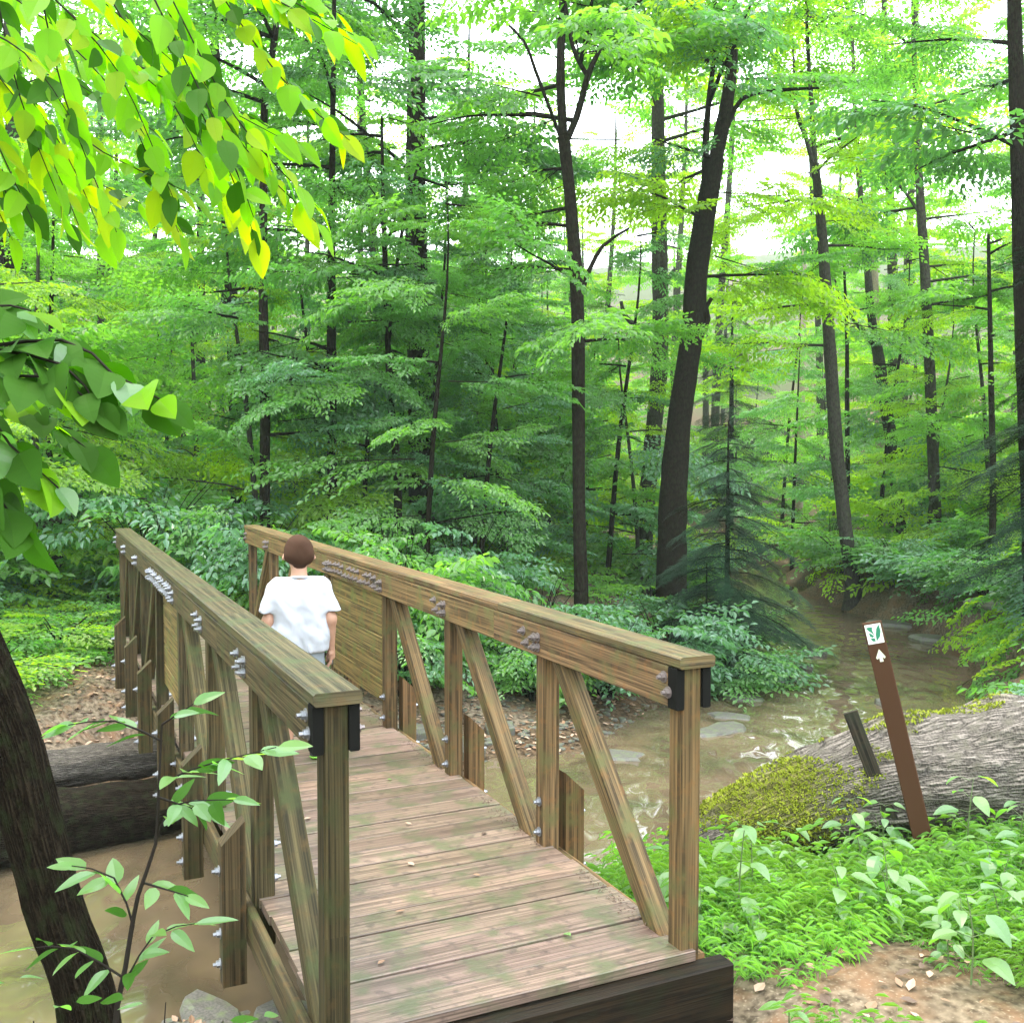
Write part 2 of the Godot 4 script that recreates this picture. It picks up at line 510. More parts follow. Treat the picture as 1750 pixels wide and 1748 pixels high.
var VARIETY := {}
func bough(k: int, m: String) -> ArrayMesh:
	var key := "b%d%s" % [k, m]
	if not VARIETY.has(key):
		var a: ArrayMesh = BOUGH[k].duplicate()
		a.surface_set_material(0, M[m])
		VARIETY[key] = a
	return VARIETY[key]

# the fan meshes carry their own leaf material per surface, so each colour needs its own copy
func fan(k: int, m: String) -> ArrayMesh:
	var key := "%d%s" % [k, m]
	if not VARIETY.has(key):
		var a: ArrayMesh = FAN[k].duplicate()
		a.surface_set_material(0, M[m])
		VARIETY[key] = a
	return VARIETY[key]

func make_foliage_meshes() -> void:
	FAN = [make_fan(101, 0.14, 0.084, 0.10, 0.62), make_fan(102, 0.128, 0.078, 0.16, 0.55), make_fan(103, 0.148, 0.09, 0.06, 0.66), make_fan(104, 0.12, 0.073, 0.22, 0.5)]
	BOUGH = [make_bough(111), make_bough(112), make_bough(113), make_bough(114)]
	SPRAY = make_spray(105)
	HEMLOCK = [make_hemlock_bough(106), make_hemlock_bough(107)]
	rng.seed = 4242

# ------------------------------------------------------------------ terrain
# returns [distance outside the water's edge, side (+1 camera side), arc position]
func stream_at(x: float, z: float) -> Vector3:
	var best := 1e9; var hw := 1.3; var sd := 1.0; var arc := 0.0; var acc := 0.0
	var p := Vector2(x, z)
	for i in STREAM.size() - 1:
		var a := Vector2(STREAM[i][0], STREAM[i][1]); var b := Vector2(STREAM[i + 1][0], STREAM[i + 1][1])
		var ab := b - a
		var t := clampf((p - a).dot(ab) / ab.length_squared(), 0, 1)
		var d := p.distance_to(a + ab * t)
		if d < best:
			best = d
			hw = lerpf(STREAM[i][2], STREAM[i + 1][2], t)
			sd = 1.0 if ab.cross(p - a) > 0 else -1.0
			arc = acc + ab.length() * t
		acc += ab.length()
	return Vector3(best - hw, sd, arc)

func smooth(a: float, b: float, x: float) -> float:
	var t := clampf((x - a) / (b - a), 0, 1)
	return t * t * (3 - 2 * t)

func height(x: float, z: float) -> float:
	var q := stream_at(x, z)
	var s := q.x + noise_a.get_noise_2d(x * 2.2, z * 2.2) * 0.35
	var y := 0.0
	if s < 0.0:
		y = WATER_Y - 0.05 - 0.28 * smooth(0, -1.0, s)
	elif q.y > 0.0:   # camera side
		var steep := smooth(7.0, 10.0, x)
		y = lerpf(-1.15, -0.28, smooth(-0.1, lerpf(2.3, 0.9, steep), s)) + smooth(2.2, 5.5, s) * 0.36 + maxf(0, s - 5.5) * 0.03 + maxf(0, s - 14) * 0.22
	else:
		var bar_here := smooth(2.2, 3.6, x) * (1.0 - smooth(6.8, 8.2, x))
		y = lerpf(-1.15, -0.32, smooth(lerpf(-0.1, 1.0, bar_here), lerpf(3.0, 3.6, bar_here), s)) + bar_here * 0.16 * smooth(0, 0.7, s) * (1.0 - smooth(1.0, 3.0, s))
		y += smooth(3.0, 7.0, s) * 0.3 + maxf(0, s - 6) * 0.055 + maxf(0, s - 16) * 0.26
	y += noise_a.get_noise_2d(x * 1.1 + 40, z * 1.1) * 0.10 * smooth(0, 1.5, absf(s))
	y += noise_b.get_noise_2d(x * 1.7, z * 1.7) * 0.025
	# trodden approach to the bridge
	var path := exp(-(pow((x - 2.4 - 0.25 * (z + 1.0)), 2)) / 0.7) * smooth(-3.6, -2.6, z)
	y = lerpf(y, -0.24 + smooth(-3.0, 0.0, z) * 0.2, path * 0.85)
	# below the two bridge ends the ground stays under the timbers
	if x > 0.55 and x < 2.35:
		if z > -5.0 and z < -2.75: y = minf(y, -0.27)
		if z < -9.6 and z > -11.4: y = minf(y, -0.24)
	return y

func grid_lines(c: float, lo: float, hi: float, fine: float, reach: float) -> PackedFloat32Array:
	var up := []
	for sgn in [1.0, -1.0]:
		var q := c; var st := fine; var one := []
		while (q < hi if sgn > 0 else q > lo):
			one.append(q)
			if absf(q - c) > reach: st *= 1.09
			q += sgn * st
		one.append(hi if sgn > 0 else lo)
		if sgn > 0: up = one
		else:
			one.reverse(); one.pop_back()
			one.append_array(up)
			return PackedFloat32Array(one)
	return PackedFloat32Array()

func make_ground() -> void:
	var xs := grid_lines(4.0, -160, 190, 0.17, 9.0); var zs := grid_lines(-7.0, -220, 60, 0.17, 8.0)
	var v := PackedVector3Array(); var nn := PackedVector3Array(); var col := PackedColorArray(); var ix := PackedInt32Array()
	var nx := xs.size()
	for z in zs:
		for x in xs:
			var y := height(x, z)
			v.append(Vector3(x, y, z))
			var c := Color(1, 1, 1)
			var n := noise_a.get_noise_2d(x * 3.0, z * 3.0)
			var q := stream_at(x, z)
			if y < -0.98: c = Color(0.55, 0.5, 0.42)          # wet mud
			elif q.y > 0 and x > 1.5 and x < 7 and z > -5: c = Color(0.95, 0.93, 0.86) if n > -0.1 else Color(0.72, 0.7, 0.62)   # sandy path
			elif q.x > 9: c = Color(0.3, 0.5, 0.2) if n > -0.15 else Color(0.45, 0.42, 0.3)
			elif q.x > 5: c = Color(0.6, 0.62, 0.45) if n > 0 else Color(0.6, 0.55, 0.45)
			col.append(c)
	for j in zs.size():
		for i in nx:
			var a := v[j * nx + min(i + 1, nx - 1)] - v[j * nx + max(i - 1, 0)]
			var b := v[min(j + 1, zs.size() - 1) * nx + i] - v[max(j - 1, 0) * nx + i]
			nn.append(b.cross(a).normalized())
	for j in zs.size() - 1:
		for i in nx - 1:
			var a := j * nx + i
			ix.append_array([a, a + 1, a + nx, a + 1, a + nx + 1, a + nx])
	var uv := PackedVector2Array()
	for p in v: uv.append(Vector2(p.x + p.y * 0.4, p.z + p.y * 0.3) * 0.55)
	structure("ground", mesh_of(arrays(v, ix, nn, uv, col)), M.soil)

func make_water() -> void:
	# a sheet of real ripples, finer where it is near
	var wave := FastNoiseLite.new(); wave.seed = 41; wave.frequency = 1.5; wave.fractal_octaves = 3
	var v := PackedVector3Array(); var nn := PackedVector3Array(); var ix := PackedInt32Array(); var col := PackedColorArray()
	var across := 44
	var rows := 0
	for i in STREAM.size() - 1:
		var a := Vector2(STREAM[i][0], STREAM[i][1]); var b := Vector2(STREAM[i + 1][0], STREAM[i + 1][1])
		var p0 := Vector2(STREAM[max(i - 1, 0)][0], STREAM[max(i - 1, 0)][1]); var p3 := Vector2(STREAM[min(i + 2, STREAM.size() - 1)][0], STREAM[min(i + 2, STREAM.size() - 1)][1])
		var da := (b - p0).normalized(); var db := (p3 - a).normalized()
		var n := int(ceil(a.distance_to(b) / (0.09 if i > 1 and i < 9 else 0.5)))
		for k in (n + 1 if i == STREAM.size() - 2 else n):
			var t := float(k) / n
			var c := a.lerp(b, t); var d := da.lerp(db, t).normalized()
			var s := Vector2(-d.y, d.x)
			var hw := lerpf(STREAM[i][2], STREAM[i + 1][2], t) + 0.75
			for q in across + 1:
				var p := c + s * hw * (2.0 * q / across - 1.0)
				# ripples stretched along the flow
				var fl := Vector2(p.dot(Vector2(0.8, -0.6)), p.dot(Vector2(0.6, 0.8)))
				var y := wave.get_noise_2d(fl.x * 1.6, fl.y * 3.2) * 0.016 + wave.get_noise_2d(fl.x * 4.5 + 30, fl.y * 8.0) * 0.0045
				v.append(Vector3(p.x, WATER_Y + y, p.y))
				var m := noise_a.get_noise_2d(p.x * 2.0, p.y * 2.0); var m2 := noise_b.get_noise_2d(p.x * 1.2, p.y * 1.2)
				col.append(lerp3(Color(0.125, 0.092, 0.056), Color(0.07, 0.055, 0.034), m * 1.3 + m2 * 0.8 + 0.3))
			rows += 1
	for j in rows - 1:
		for q in across:
			var k0 := j * (across + 1) + q
			ix.append_array([k0, k0 + across + 1, k0 + 1, k0 + 1, k0 + across + 1, k0 + across + 2])
	for j in rows:
		for q in across + 1:
			var ax: Vector3 = v[j * (across + 1) + min(q + 1, across)] - v[j * (across + 1) + max(q - 1, 0)]
			var az: Vector3 = v[min(j + 1, rows - 1) * (across + 1) + q] - v[max(j - 1, 0) * (across + 1) + q]
			var n := ax.cross(az).normalized()
			nn.append(n if n.y > 0 else -n)
	structure("stream_water", mesh_of(arrays(v, ix, nn, PackedVector2Array(), col)), M.muddy_water)

# ------------------------------------------------------------------ bridge
const BOLT_Z := [3.03, 4.12, 5.28, 6.42, 7.72, 8.86, 10.02, 11.08]
func bolt_mesh() -> ArrayMesh:
	var v := PackedVector3Array(); var ix := PackedInt32Array()
	for ring in [[0.0, 0.022, 12], [0.004, 0.022, 12], [0.004, 0.0145, 6], [0.017, 0.0145, 6], [0.017, 0.0075, 6], [0.03, 0.0075, 6]]:
		var k := v.size()
		var n: int = ring[2]
		for i in n:
			var a := TAU * i / n
			v.append(Vector3(cos(a) * ring[1], sin(a) * ring[1], ring[0]))
		for i in range(1, n - 1): ix.append_array([k, k + i, k + i + 1])
	for pr in [[0, 12, 12], [24, 30, 6], [36, 42, 6]]:
		for i in pr[2]:
			var j: int = (i + 1) % pr[2]
			ix.append_array([pr[0] + i, pr[1] + i, pr[1] + j, pr[0] + i, pr[1] + j, pr[0] + j])
	return mesh_of(arrays(v, ix))

func tint(k := 0.2) -> Color:
	var t := rr(1 - k, 1 + k)
	return Color(t, t * rr(0.97, 1.03), t * rr(0.93, 1.05))

func make_bridge() -> void:
	var b := thing("footbridge", "wooden truss footbridge with plank deck crossing the muddy stream", "footbridge", Vector3(1.46, 0, -7.05))
	var o := -b.position
	var bm := bolt_mesh()
	# deck planks
	var z := -2.965
	while z > -11.12:
		var w := rr(0.155, 0.161)
		var zz := z - w / 2
		var lift := rr(-0.003, 0.003)
		part(b, "plank", bar(o + Vector3(0.79 + rr(-0.008, 0.008), -0.02 + lift, zz), o + Vector3(2.125 + rr(-0.01, 0.01), -0.02 + lift + rr(-0.002, 0.002), zz), w - 0.008, 0.038, Vector3.UP, 0.002, tint(0.2) * Color(0.83, 0.83, 0.83)), M.deck_timber)
		z -= w
	# stringers and end beams
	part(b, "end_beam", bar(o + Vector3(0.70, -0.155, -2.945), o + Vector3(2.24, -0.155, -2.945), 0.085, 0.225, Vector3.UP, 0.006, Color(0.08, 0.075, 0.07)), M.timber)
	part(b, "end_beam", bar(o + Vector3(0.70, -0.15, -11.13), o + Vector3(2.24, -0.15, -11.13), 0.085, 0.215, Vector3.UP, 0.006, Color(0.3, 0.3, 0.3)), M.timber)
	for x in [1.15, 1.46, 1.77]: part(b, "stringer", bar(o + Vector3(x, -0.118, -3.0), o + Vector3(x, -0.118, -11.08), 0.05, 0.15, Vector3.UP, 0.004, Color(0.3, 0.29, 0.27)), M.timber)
	for sd in [0, 1]:
		var xc: float = [0.81, 2.11][sd]
		var out: float = [-1.0, 1.0][sd]
		var shade: Color = [Color(0.43, 0.47, 0.385), Color(0.92, 0.82, 0.66)][sd]  # olive left, tan right, with shade and sunlight painted into the tint
		# caps with one joint each
		var joint: float = [-4.70, -4.51][sd]
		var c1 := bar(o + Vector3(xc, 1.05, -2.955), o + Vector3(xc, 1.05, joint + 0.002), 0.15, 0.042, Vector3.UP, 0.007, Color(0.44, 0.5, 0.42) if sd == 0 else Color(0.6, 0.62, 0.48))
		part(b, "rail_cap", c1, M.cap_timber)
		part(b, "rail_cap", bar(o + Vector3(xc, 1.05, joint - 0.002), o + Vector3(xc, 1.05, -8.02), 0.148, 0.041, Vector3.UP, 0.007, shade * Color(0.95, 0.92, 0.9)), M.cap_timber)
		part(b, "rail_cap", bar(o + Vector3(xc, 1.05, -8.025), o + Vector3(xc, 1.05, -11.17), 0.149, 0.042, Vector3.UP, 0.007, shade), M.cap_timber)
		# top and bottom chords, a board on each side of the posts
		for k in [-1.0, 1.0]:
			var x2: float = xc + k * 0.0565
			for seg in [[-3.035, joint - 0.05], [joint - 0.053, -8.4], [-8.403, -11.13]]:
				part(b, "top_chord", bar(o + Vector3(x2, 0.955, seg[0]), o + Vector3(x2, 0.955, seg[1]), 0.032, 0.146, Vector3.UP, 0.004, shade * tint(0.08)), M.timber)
			part(b, "end_block", bar(o + Vector3(x2, 0.953, -2.978), o + Vector3(x2, 0.953, -3.033), 0.0335, 0.15, Vector3.UP, 0.004), M.end_grain)
			part(b, "end_block", bar(o + Vector3(x2, 0.953, -11.132), o + Vector3(x2, 0.953, -11.16), 0.0335, 0.15, Vector3.UP, 0.004), M.end_grain)
			if k == out:
				for seg in [[-3.0, -7.04], [-7.043, -11.1]]:
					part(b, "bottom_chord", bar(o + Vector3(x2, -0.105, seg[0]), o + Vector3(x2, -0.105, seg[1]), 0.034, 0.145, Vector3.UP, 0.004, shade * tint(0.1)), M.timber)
		# verticals
		for i in BOLT_Z.size():
			var zv: float = -BOLT_Z[i]
			var lean := rr(-0.004, 0.004)
			var low: float = -0.05 if i == 0 or i == 7 else -0.20
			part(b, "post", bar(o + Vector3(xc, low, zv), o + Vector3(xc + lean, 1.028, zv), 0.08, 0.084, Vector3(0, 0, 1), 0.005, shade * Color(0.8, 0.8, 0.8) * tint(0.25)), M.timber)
			# outriggers with chamfered heads
			if i > 0 and i < 7:
				var e := [[0.0, -0.34], [0.095, -0.34], [0.095, 0.235], [0.0, 0.325]]
				var pr := flat_poly(e, 0.08)
				var turn := Basis.IDENTITY if out > 0 else Basis(Vector3(-1, 0, 0), Vector3(0, 1, 0), Vector3(0, 0, -1))
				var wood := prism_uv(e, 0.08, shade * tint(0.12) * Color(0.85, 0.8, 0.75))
				part(b, "outrigger", wood, M.timber, Transform3D(turn, o + Vector3(xc + out * 0.076, 0, zv - 0.04 * (1.0 if out > 0 else -1.0))))
				for y in [-0.26, -0.13, 0.12]:
					part(b, "bolt", bm, M.bolt_steel, Transform3D(Basis(Vector3(0, 0, -out), Vector3.UP, Vector3(out, 0, 0)), o + Vector3(xc + out * 0.172, y, zv + rr(-0.012, 0.012))))
				for y in [0.06, 0.2]:
					part(b, "bolt", bm, M.bolt_steel, Transform3D(Basis(Vector3(0, 0, out), Vector3.UP, Vector3(-out, 0, 0)), o + Vector3(xc - out * 0.041, y, zv)))
			# chord bolts
			var spots := [[0.03, 0.985], [0.0, 0.935]] if i == 0 or i == 7 else [[0.105, 0.975], [0.07, 0.925], [-0.005, 0.962], [-0.045, 0.968], [-0.005, 0.917], [-0.045, 0.922]]
			var mir := 1.0 if i > 3 else -1.0
			for sp in spots:
				for k in [-1.0, 1.0]:
					part(b, "bolt", bm, M.rusty_steel if k != out else M.bolt_steel, Transform3D(Basis(Vector3(0, 0, -k), Vector3.UP, Vector3(k, 0, 0)), o + Vector3(xc + k * 0.0725, sp[1], zv + mir * sp[0])))
		# diagonals: they fall away from mid-span on both halves
		for d in [[1, 0], [2, 1], [3, 2], [4, 5], [5, 6], [6, 7]]:
			var zt: float = -BOLT_Z[d[0]]; var zb: float = -BOLT_Z[d[1]]
			var sg := signf(zb - zt)
			var top := Vector3(xc, 0.97, zt + sg * 0.075); var bot := Vector3(xc, -0.07, zb - sg * 0.095)
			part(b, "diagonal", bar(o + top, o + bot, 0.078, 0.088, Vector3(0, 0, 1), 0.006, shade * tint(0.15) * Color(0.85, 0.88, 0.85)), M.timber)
		# planked panel at mid-span, and its long row of splice bolts
		var y := 0.155
		for i in 5:
			var hgt: float = [0.15, 0.145, 0.142, 0.143, 0.145][i]
			part(b, "panel_board", bar(o + Vector3(xc - out * 0.025, y + hgt / 2, -6.462), o + Vector3(xc - out * 0.025, y + hgt / 2, -7.678), 0.028, hgt - 0.005, Vector3.UP, 0.004, Color(0.97, 1.0, 0.62) * tint(0.12)), M.timber)
			y += hgt
		for i in 13:
			for r in 2:
				if (i + r) % 4 == 3 and r == 0: continue
				for k in [-1.0, 1.0]:
					part(b, "bolt", bm, M.rusty_steel if k != out else M.bolt_steel, Transform3D(Basis(Vector3(0, 0, -k), Vector3.UP, Vector3(k, 0, 0)), o + Vector3(xc + k * 0.0725, 0.985 - r * 0.055 + rr(-0.006, 0.006), -6.5 - i * 0.098 - r * 0.03)))
		for i in 8: part(b, "bolt", bm, M.bolt_steel, Transform3D(Basis(Vector3(0, 0, -out), Vector3.UP, Vector3(out, 0, 0)), o + Vector3(xc + out * 0.0735, -0.07 - (i % 2) * 0.06, -5.7 - i * 0.34)))
	# fallen scraps on the planks
	var scraps := []
	for s in [[1.46, -4.12, 0], [1.75, -3.28, 1], [1.28, -3.72, 2], [1.05, -3.35, 2], [1.62, -4.6, 0], [1.9, -4.35, 3], [1.2, -4.9, 0], [1.75, -5.3, 1], [1.0, -3.75, 3], [1.68, -3.9, 2]]:
		var lv := PackedVector3Array(); var li := PackedInt32Array()
		leaf_into(lv, li, Vector3.ZERO, Vector3(1, 0, 0), Vector3.UP, rr(0.025, 0.05), rr(0.016, 0.03), -0.1)
		var f := part(self, numbered("fallen_leaf"), mesh_of(arrays(lv, li)), [M.dead_leaf_pale, M.leaf_herb, M.dead_leaf, M.dead_leaf_dark][s[2]], Transform3D(Basis(Vector3.UP, rr(0, TAU)), Vector3(s[0], 0.006, s[1])))
		tag(f, ["pale scrap of dead leaf lying on the deck planks", "small pale green leaf fallen on the deck planks", "curled brown dead leaf lying on the deck planks", "dark withered leaf scrap lying on the deck planks"][s[2]], "leaf", "fallen leaves on the bridge deck")
		scraps.append(f)
	tell_apart(scraps)
	# grit swept against the right-hand posts
	var gv := PackedVector3Array(); var gi := PackedInt32Array()
	for i in 900:
		var z0: float = -BOLT_Z[rng.randi() % 5] - rr(-0.04, 0.75)
		leaf_into(gv, gi, Vector3(2.105 - absf(rng.randfn(0.0, 0.035)), rr(0.002, 0.01), z0), Vector3(rr(-1, 1), rr(-0.2, 0.2), rr(-1, 1)).normalized(), Vector3(rr(-0.4, 0.4), 1, rr(-0.4, 0.4)).normalized(), rr(0.005, 0.018), rr(0.003, 0.008))
	var grit := part(self, "grit", mesh_of(arrays(gv, gi)), M.dead_leaf_dark)
	grit.set_meta("kind", "stuff"); tag(grit, "dark grit and leaf crumbs along the deck's right edge", "grit")

func prism_uv(e: Array, thick: float, tn: Color) -> ArrayMesh:   # outline with upright grain
	var v := PackedVector3Array(); var t := PackedVector2Array(); var ix := PackedInt32Array(); var col := PackedColorArray()
	var of := rr(0, 3)
	for z in [0.0, thick]:
		var k := v.size()
		for p in e: v.append(Vector3(p[0], p[1], z)); t.append(Vector2(p[1] / 1.6 + of, p[0] / 0.4 + of + z))
		for i in range(1, e.size() - 1): ix.append_array([k, k + i, k + i + 1])
	for i in e.size():
		var a = e[i]; var b = e[(i + 1) % e.size()]; var k := v.size()
		for q in [[a, 0.0], [b, 0.0], [b, thick], [a, thick]]:
			v.append(Vector3(q[0][0], q[0][1], q[1])); t.append(Vector2(q[0][1] / 1.6 + of, (q[0][0] + q[1]) / 0.4 + of))
		ix.append_array([k, k + 1, k + 2, k, k + 2, k + 3])
	for i in v.size(): col.append(tn)
	return mesh_of(arrays(v, ix, PackedVector3Array(), t, col))

# ------------------------------------------------------------------ person
# bones: [a, b, radius a, radius b, lowest y]; smooth union meshed as surface nets
func body_mesh(bones: Array, cell: float, k: float, wrinkle := 0.0, ymin := -9.0, ymax := 9.0) -> ArrayMesh:
	var lo := Vector3(9, 9, 9); var hi := -lo
	for b in bones:
		for e in [[b[0], b[2]], [b[1], b[3]]]:
			lo = lo.min(e[0] - Vector3.ONE * (e[1] + 3 * cell)); hi = hi.max(e[0] + Vector3.ONE * (e[1] + 3 * cell))
	lo.y = maxf(lo.y, ymin - 2 * cell); hi.y = minf(hi.y, ymax + 2 * cell)
	var nx := int((hi.x - lo.x) / cell) + 2; var ny := int((hi.y - lo.y) / cell) + 2; var nz := int((hi.z - lo.z) / cell) + 2
	var f := PackedFloat32Array(); f.resize(nx * ny * nz); f.fill(1.0)
	for b in bones:
		var a: Vector3 = b[0]; var e: Vector3 = b[1]; var ra: float = b[2]; var rb: float = b[3]
		var cut: float = b[4] if b.size() > 4 else -9.0
		var pad := maxf(ra, rb) + k + 2 * cell
		var p0 := ((a.min(e) - Vector3.ONE * pad - lo) / cell).floor(); var p1 := ((a.max(e) + Vector3.ONE * pad - lo) / cell).ceil()
		var ae := e - a; var ll := maxf(ae.length_squared(), 1e-8)
		for y in range(max(0, int(p0.y)), min(ny, int(p1.y) + 1)):
			for z in range(max(0, int(p0.z)), min(nz, int(p1.z) + 1)):
				for x in range(max(0, int(p0.x)), min(nx, int(p1.x) + 1)):
					var p := lo + Vector3(x, y, z) * cell
					var t := clampf((p - a).dot(ae) / ll, 0, 1)
					var d := p.distance_to(a + ae * t) - lerpf(ra, rb, t)
					if cut > -8.0: d = maxf(d, cut - p.y)
					var i := (y * nz + z) * nx + x
					var g := f[i]
					var h := maxf(k - absf(g - d), 0.0) / k
					f[i] = minf(g, d) - h * h * k * 0.25
	for y in ny:
		var wy := lo.y + y * cell
		for z in nz:
			for x in nx:
				var i := (y * nz + z) * nx + x
				if wrinkle > 0.0 and f[i] < 0.05:
					var p := lo + Vector3(x, y, z) * cell
					f[i] += noise_b.get_noise_3d(p.x * 2.6 + p.y * 1.9, p.y * 1.3 - p.x * 1.1, p.z * 1.6) * wrinkle
				f[i] = maxf(f[i], maxf(ymin - wy, wy - ymax))
	var v := PackedVector3Array(); var ix := PackedInt32Array(); var at := PackedInt32Array(); at.resize(nx * ny * nz); at.fill(-1)
	var step := [1, nx, nx * nz]   # x, z, y
	for y in ny - 1:
		for z in nz - 1:
			for x in nx - 1:
				var i := (y * nz + z) * nx + x
				var inside := 0
				var c := [f[i], f[i + 1], f[i + nx], f[i + nx + 1], f[i + nx * nz], f[i + nx * nz + 1], f[i + nx * nz + nx], f[i + nx * nz + nx + 1]]
				for q in c: if q < 0.0: inside += 1
				if inside == 0 or inside == 8: continue
				var sum := Vector3.ZERO; var n := 0
				for e in [[0, 1], [2, 3], [4, 5], [6, 7], [0, 2], [1, 3], [4, 6], [5, 7], [0, 4], [1, 5], [2, 6], [3, 7]]:
					var d0: float = c[e[0]]; var d1: float = c[e[1]]
					if (d0 < 0.0) != (d1 < 0.0):
						var t := d0 / (d0 - d1)
						var q0 := Vector3(e[0] & 1, (e[0] >> 2) & 1, (e[0] >> 1) & 1); var q1 := Vector3(e[1] & 1, (e[1] >> 2) & 1, (e[1] >> 1) & 1)
						sum += q0.lerp(q1, t); n += 1
				at[i] = v.size()
				v.append(lo + (Vector3(x, y, z) + sum / n) * cell)
	for y in range(1, ny - 1):
		for z in range(1, nz - 1):
			for x in range(1, nx - 1):
				var i := (y * nz + z) * nx + x
				for ax in 3:
					if (f[i] < 0.0) == (f[i + step[ax]] < 0.0): continue
					var s1: int = step[(ax + 1) % 3]; var s2: int = step[(ax + 2) % 3]
					var q := [at[i], at[i - s1], at[i - s1 - s2], at[i - s2]]
					if q.min() < 0: continue
					if f[i] < 0.0: ix.append_array([q[0], q[1], q[2], q[0], q[2], q[3]])
					else: ix.append_array([q[0], q[2], q[1], q[0], q[3], q[2]])
	var nn := PackedVector3Array(); nn.resize(v.size())
	for i in range(0, ix.size(), 3):
		var n := (v[ix[i + 2]] - v[ix[i]]).cross(v[ix[i + 1]] - v[ix[i]])
		for j in 3: nn[ix[i + j]] += n
	for i in nn.size(): nn[i] = nn[i].normalized()
	# make sure normals point outwards
	var centre := (lo + hi) / 2.0; var score := 0.0
	for i in v.size(): score += nn[i].dot(v[i] - centre)
	if score < 0.0:
		for i in nn.size(): nn[i] = -nn[i]
		ix.reverse()
	return mesh_of(arrays(v, ix, nn))

func merge(list: Array) -> ArrayMesh:
	var st := SurfaceTool.new()
	st.begin(Mesh.PRIMITIVE_TRIANGLES)
	for m in list: st.append_from(m, 0, Transform3D.IDENTITY)
	return st.commit()

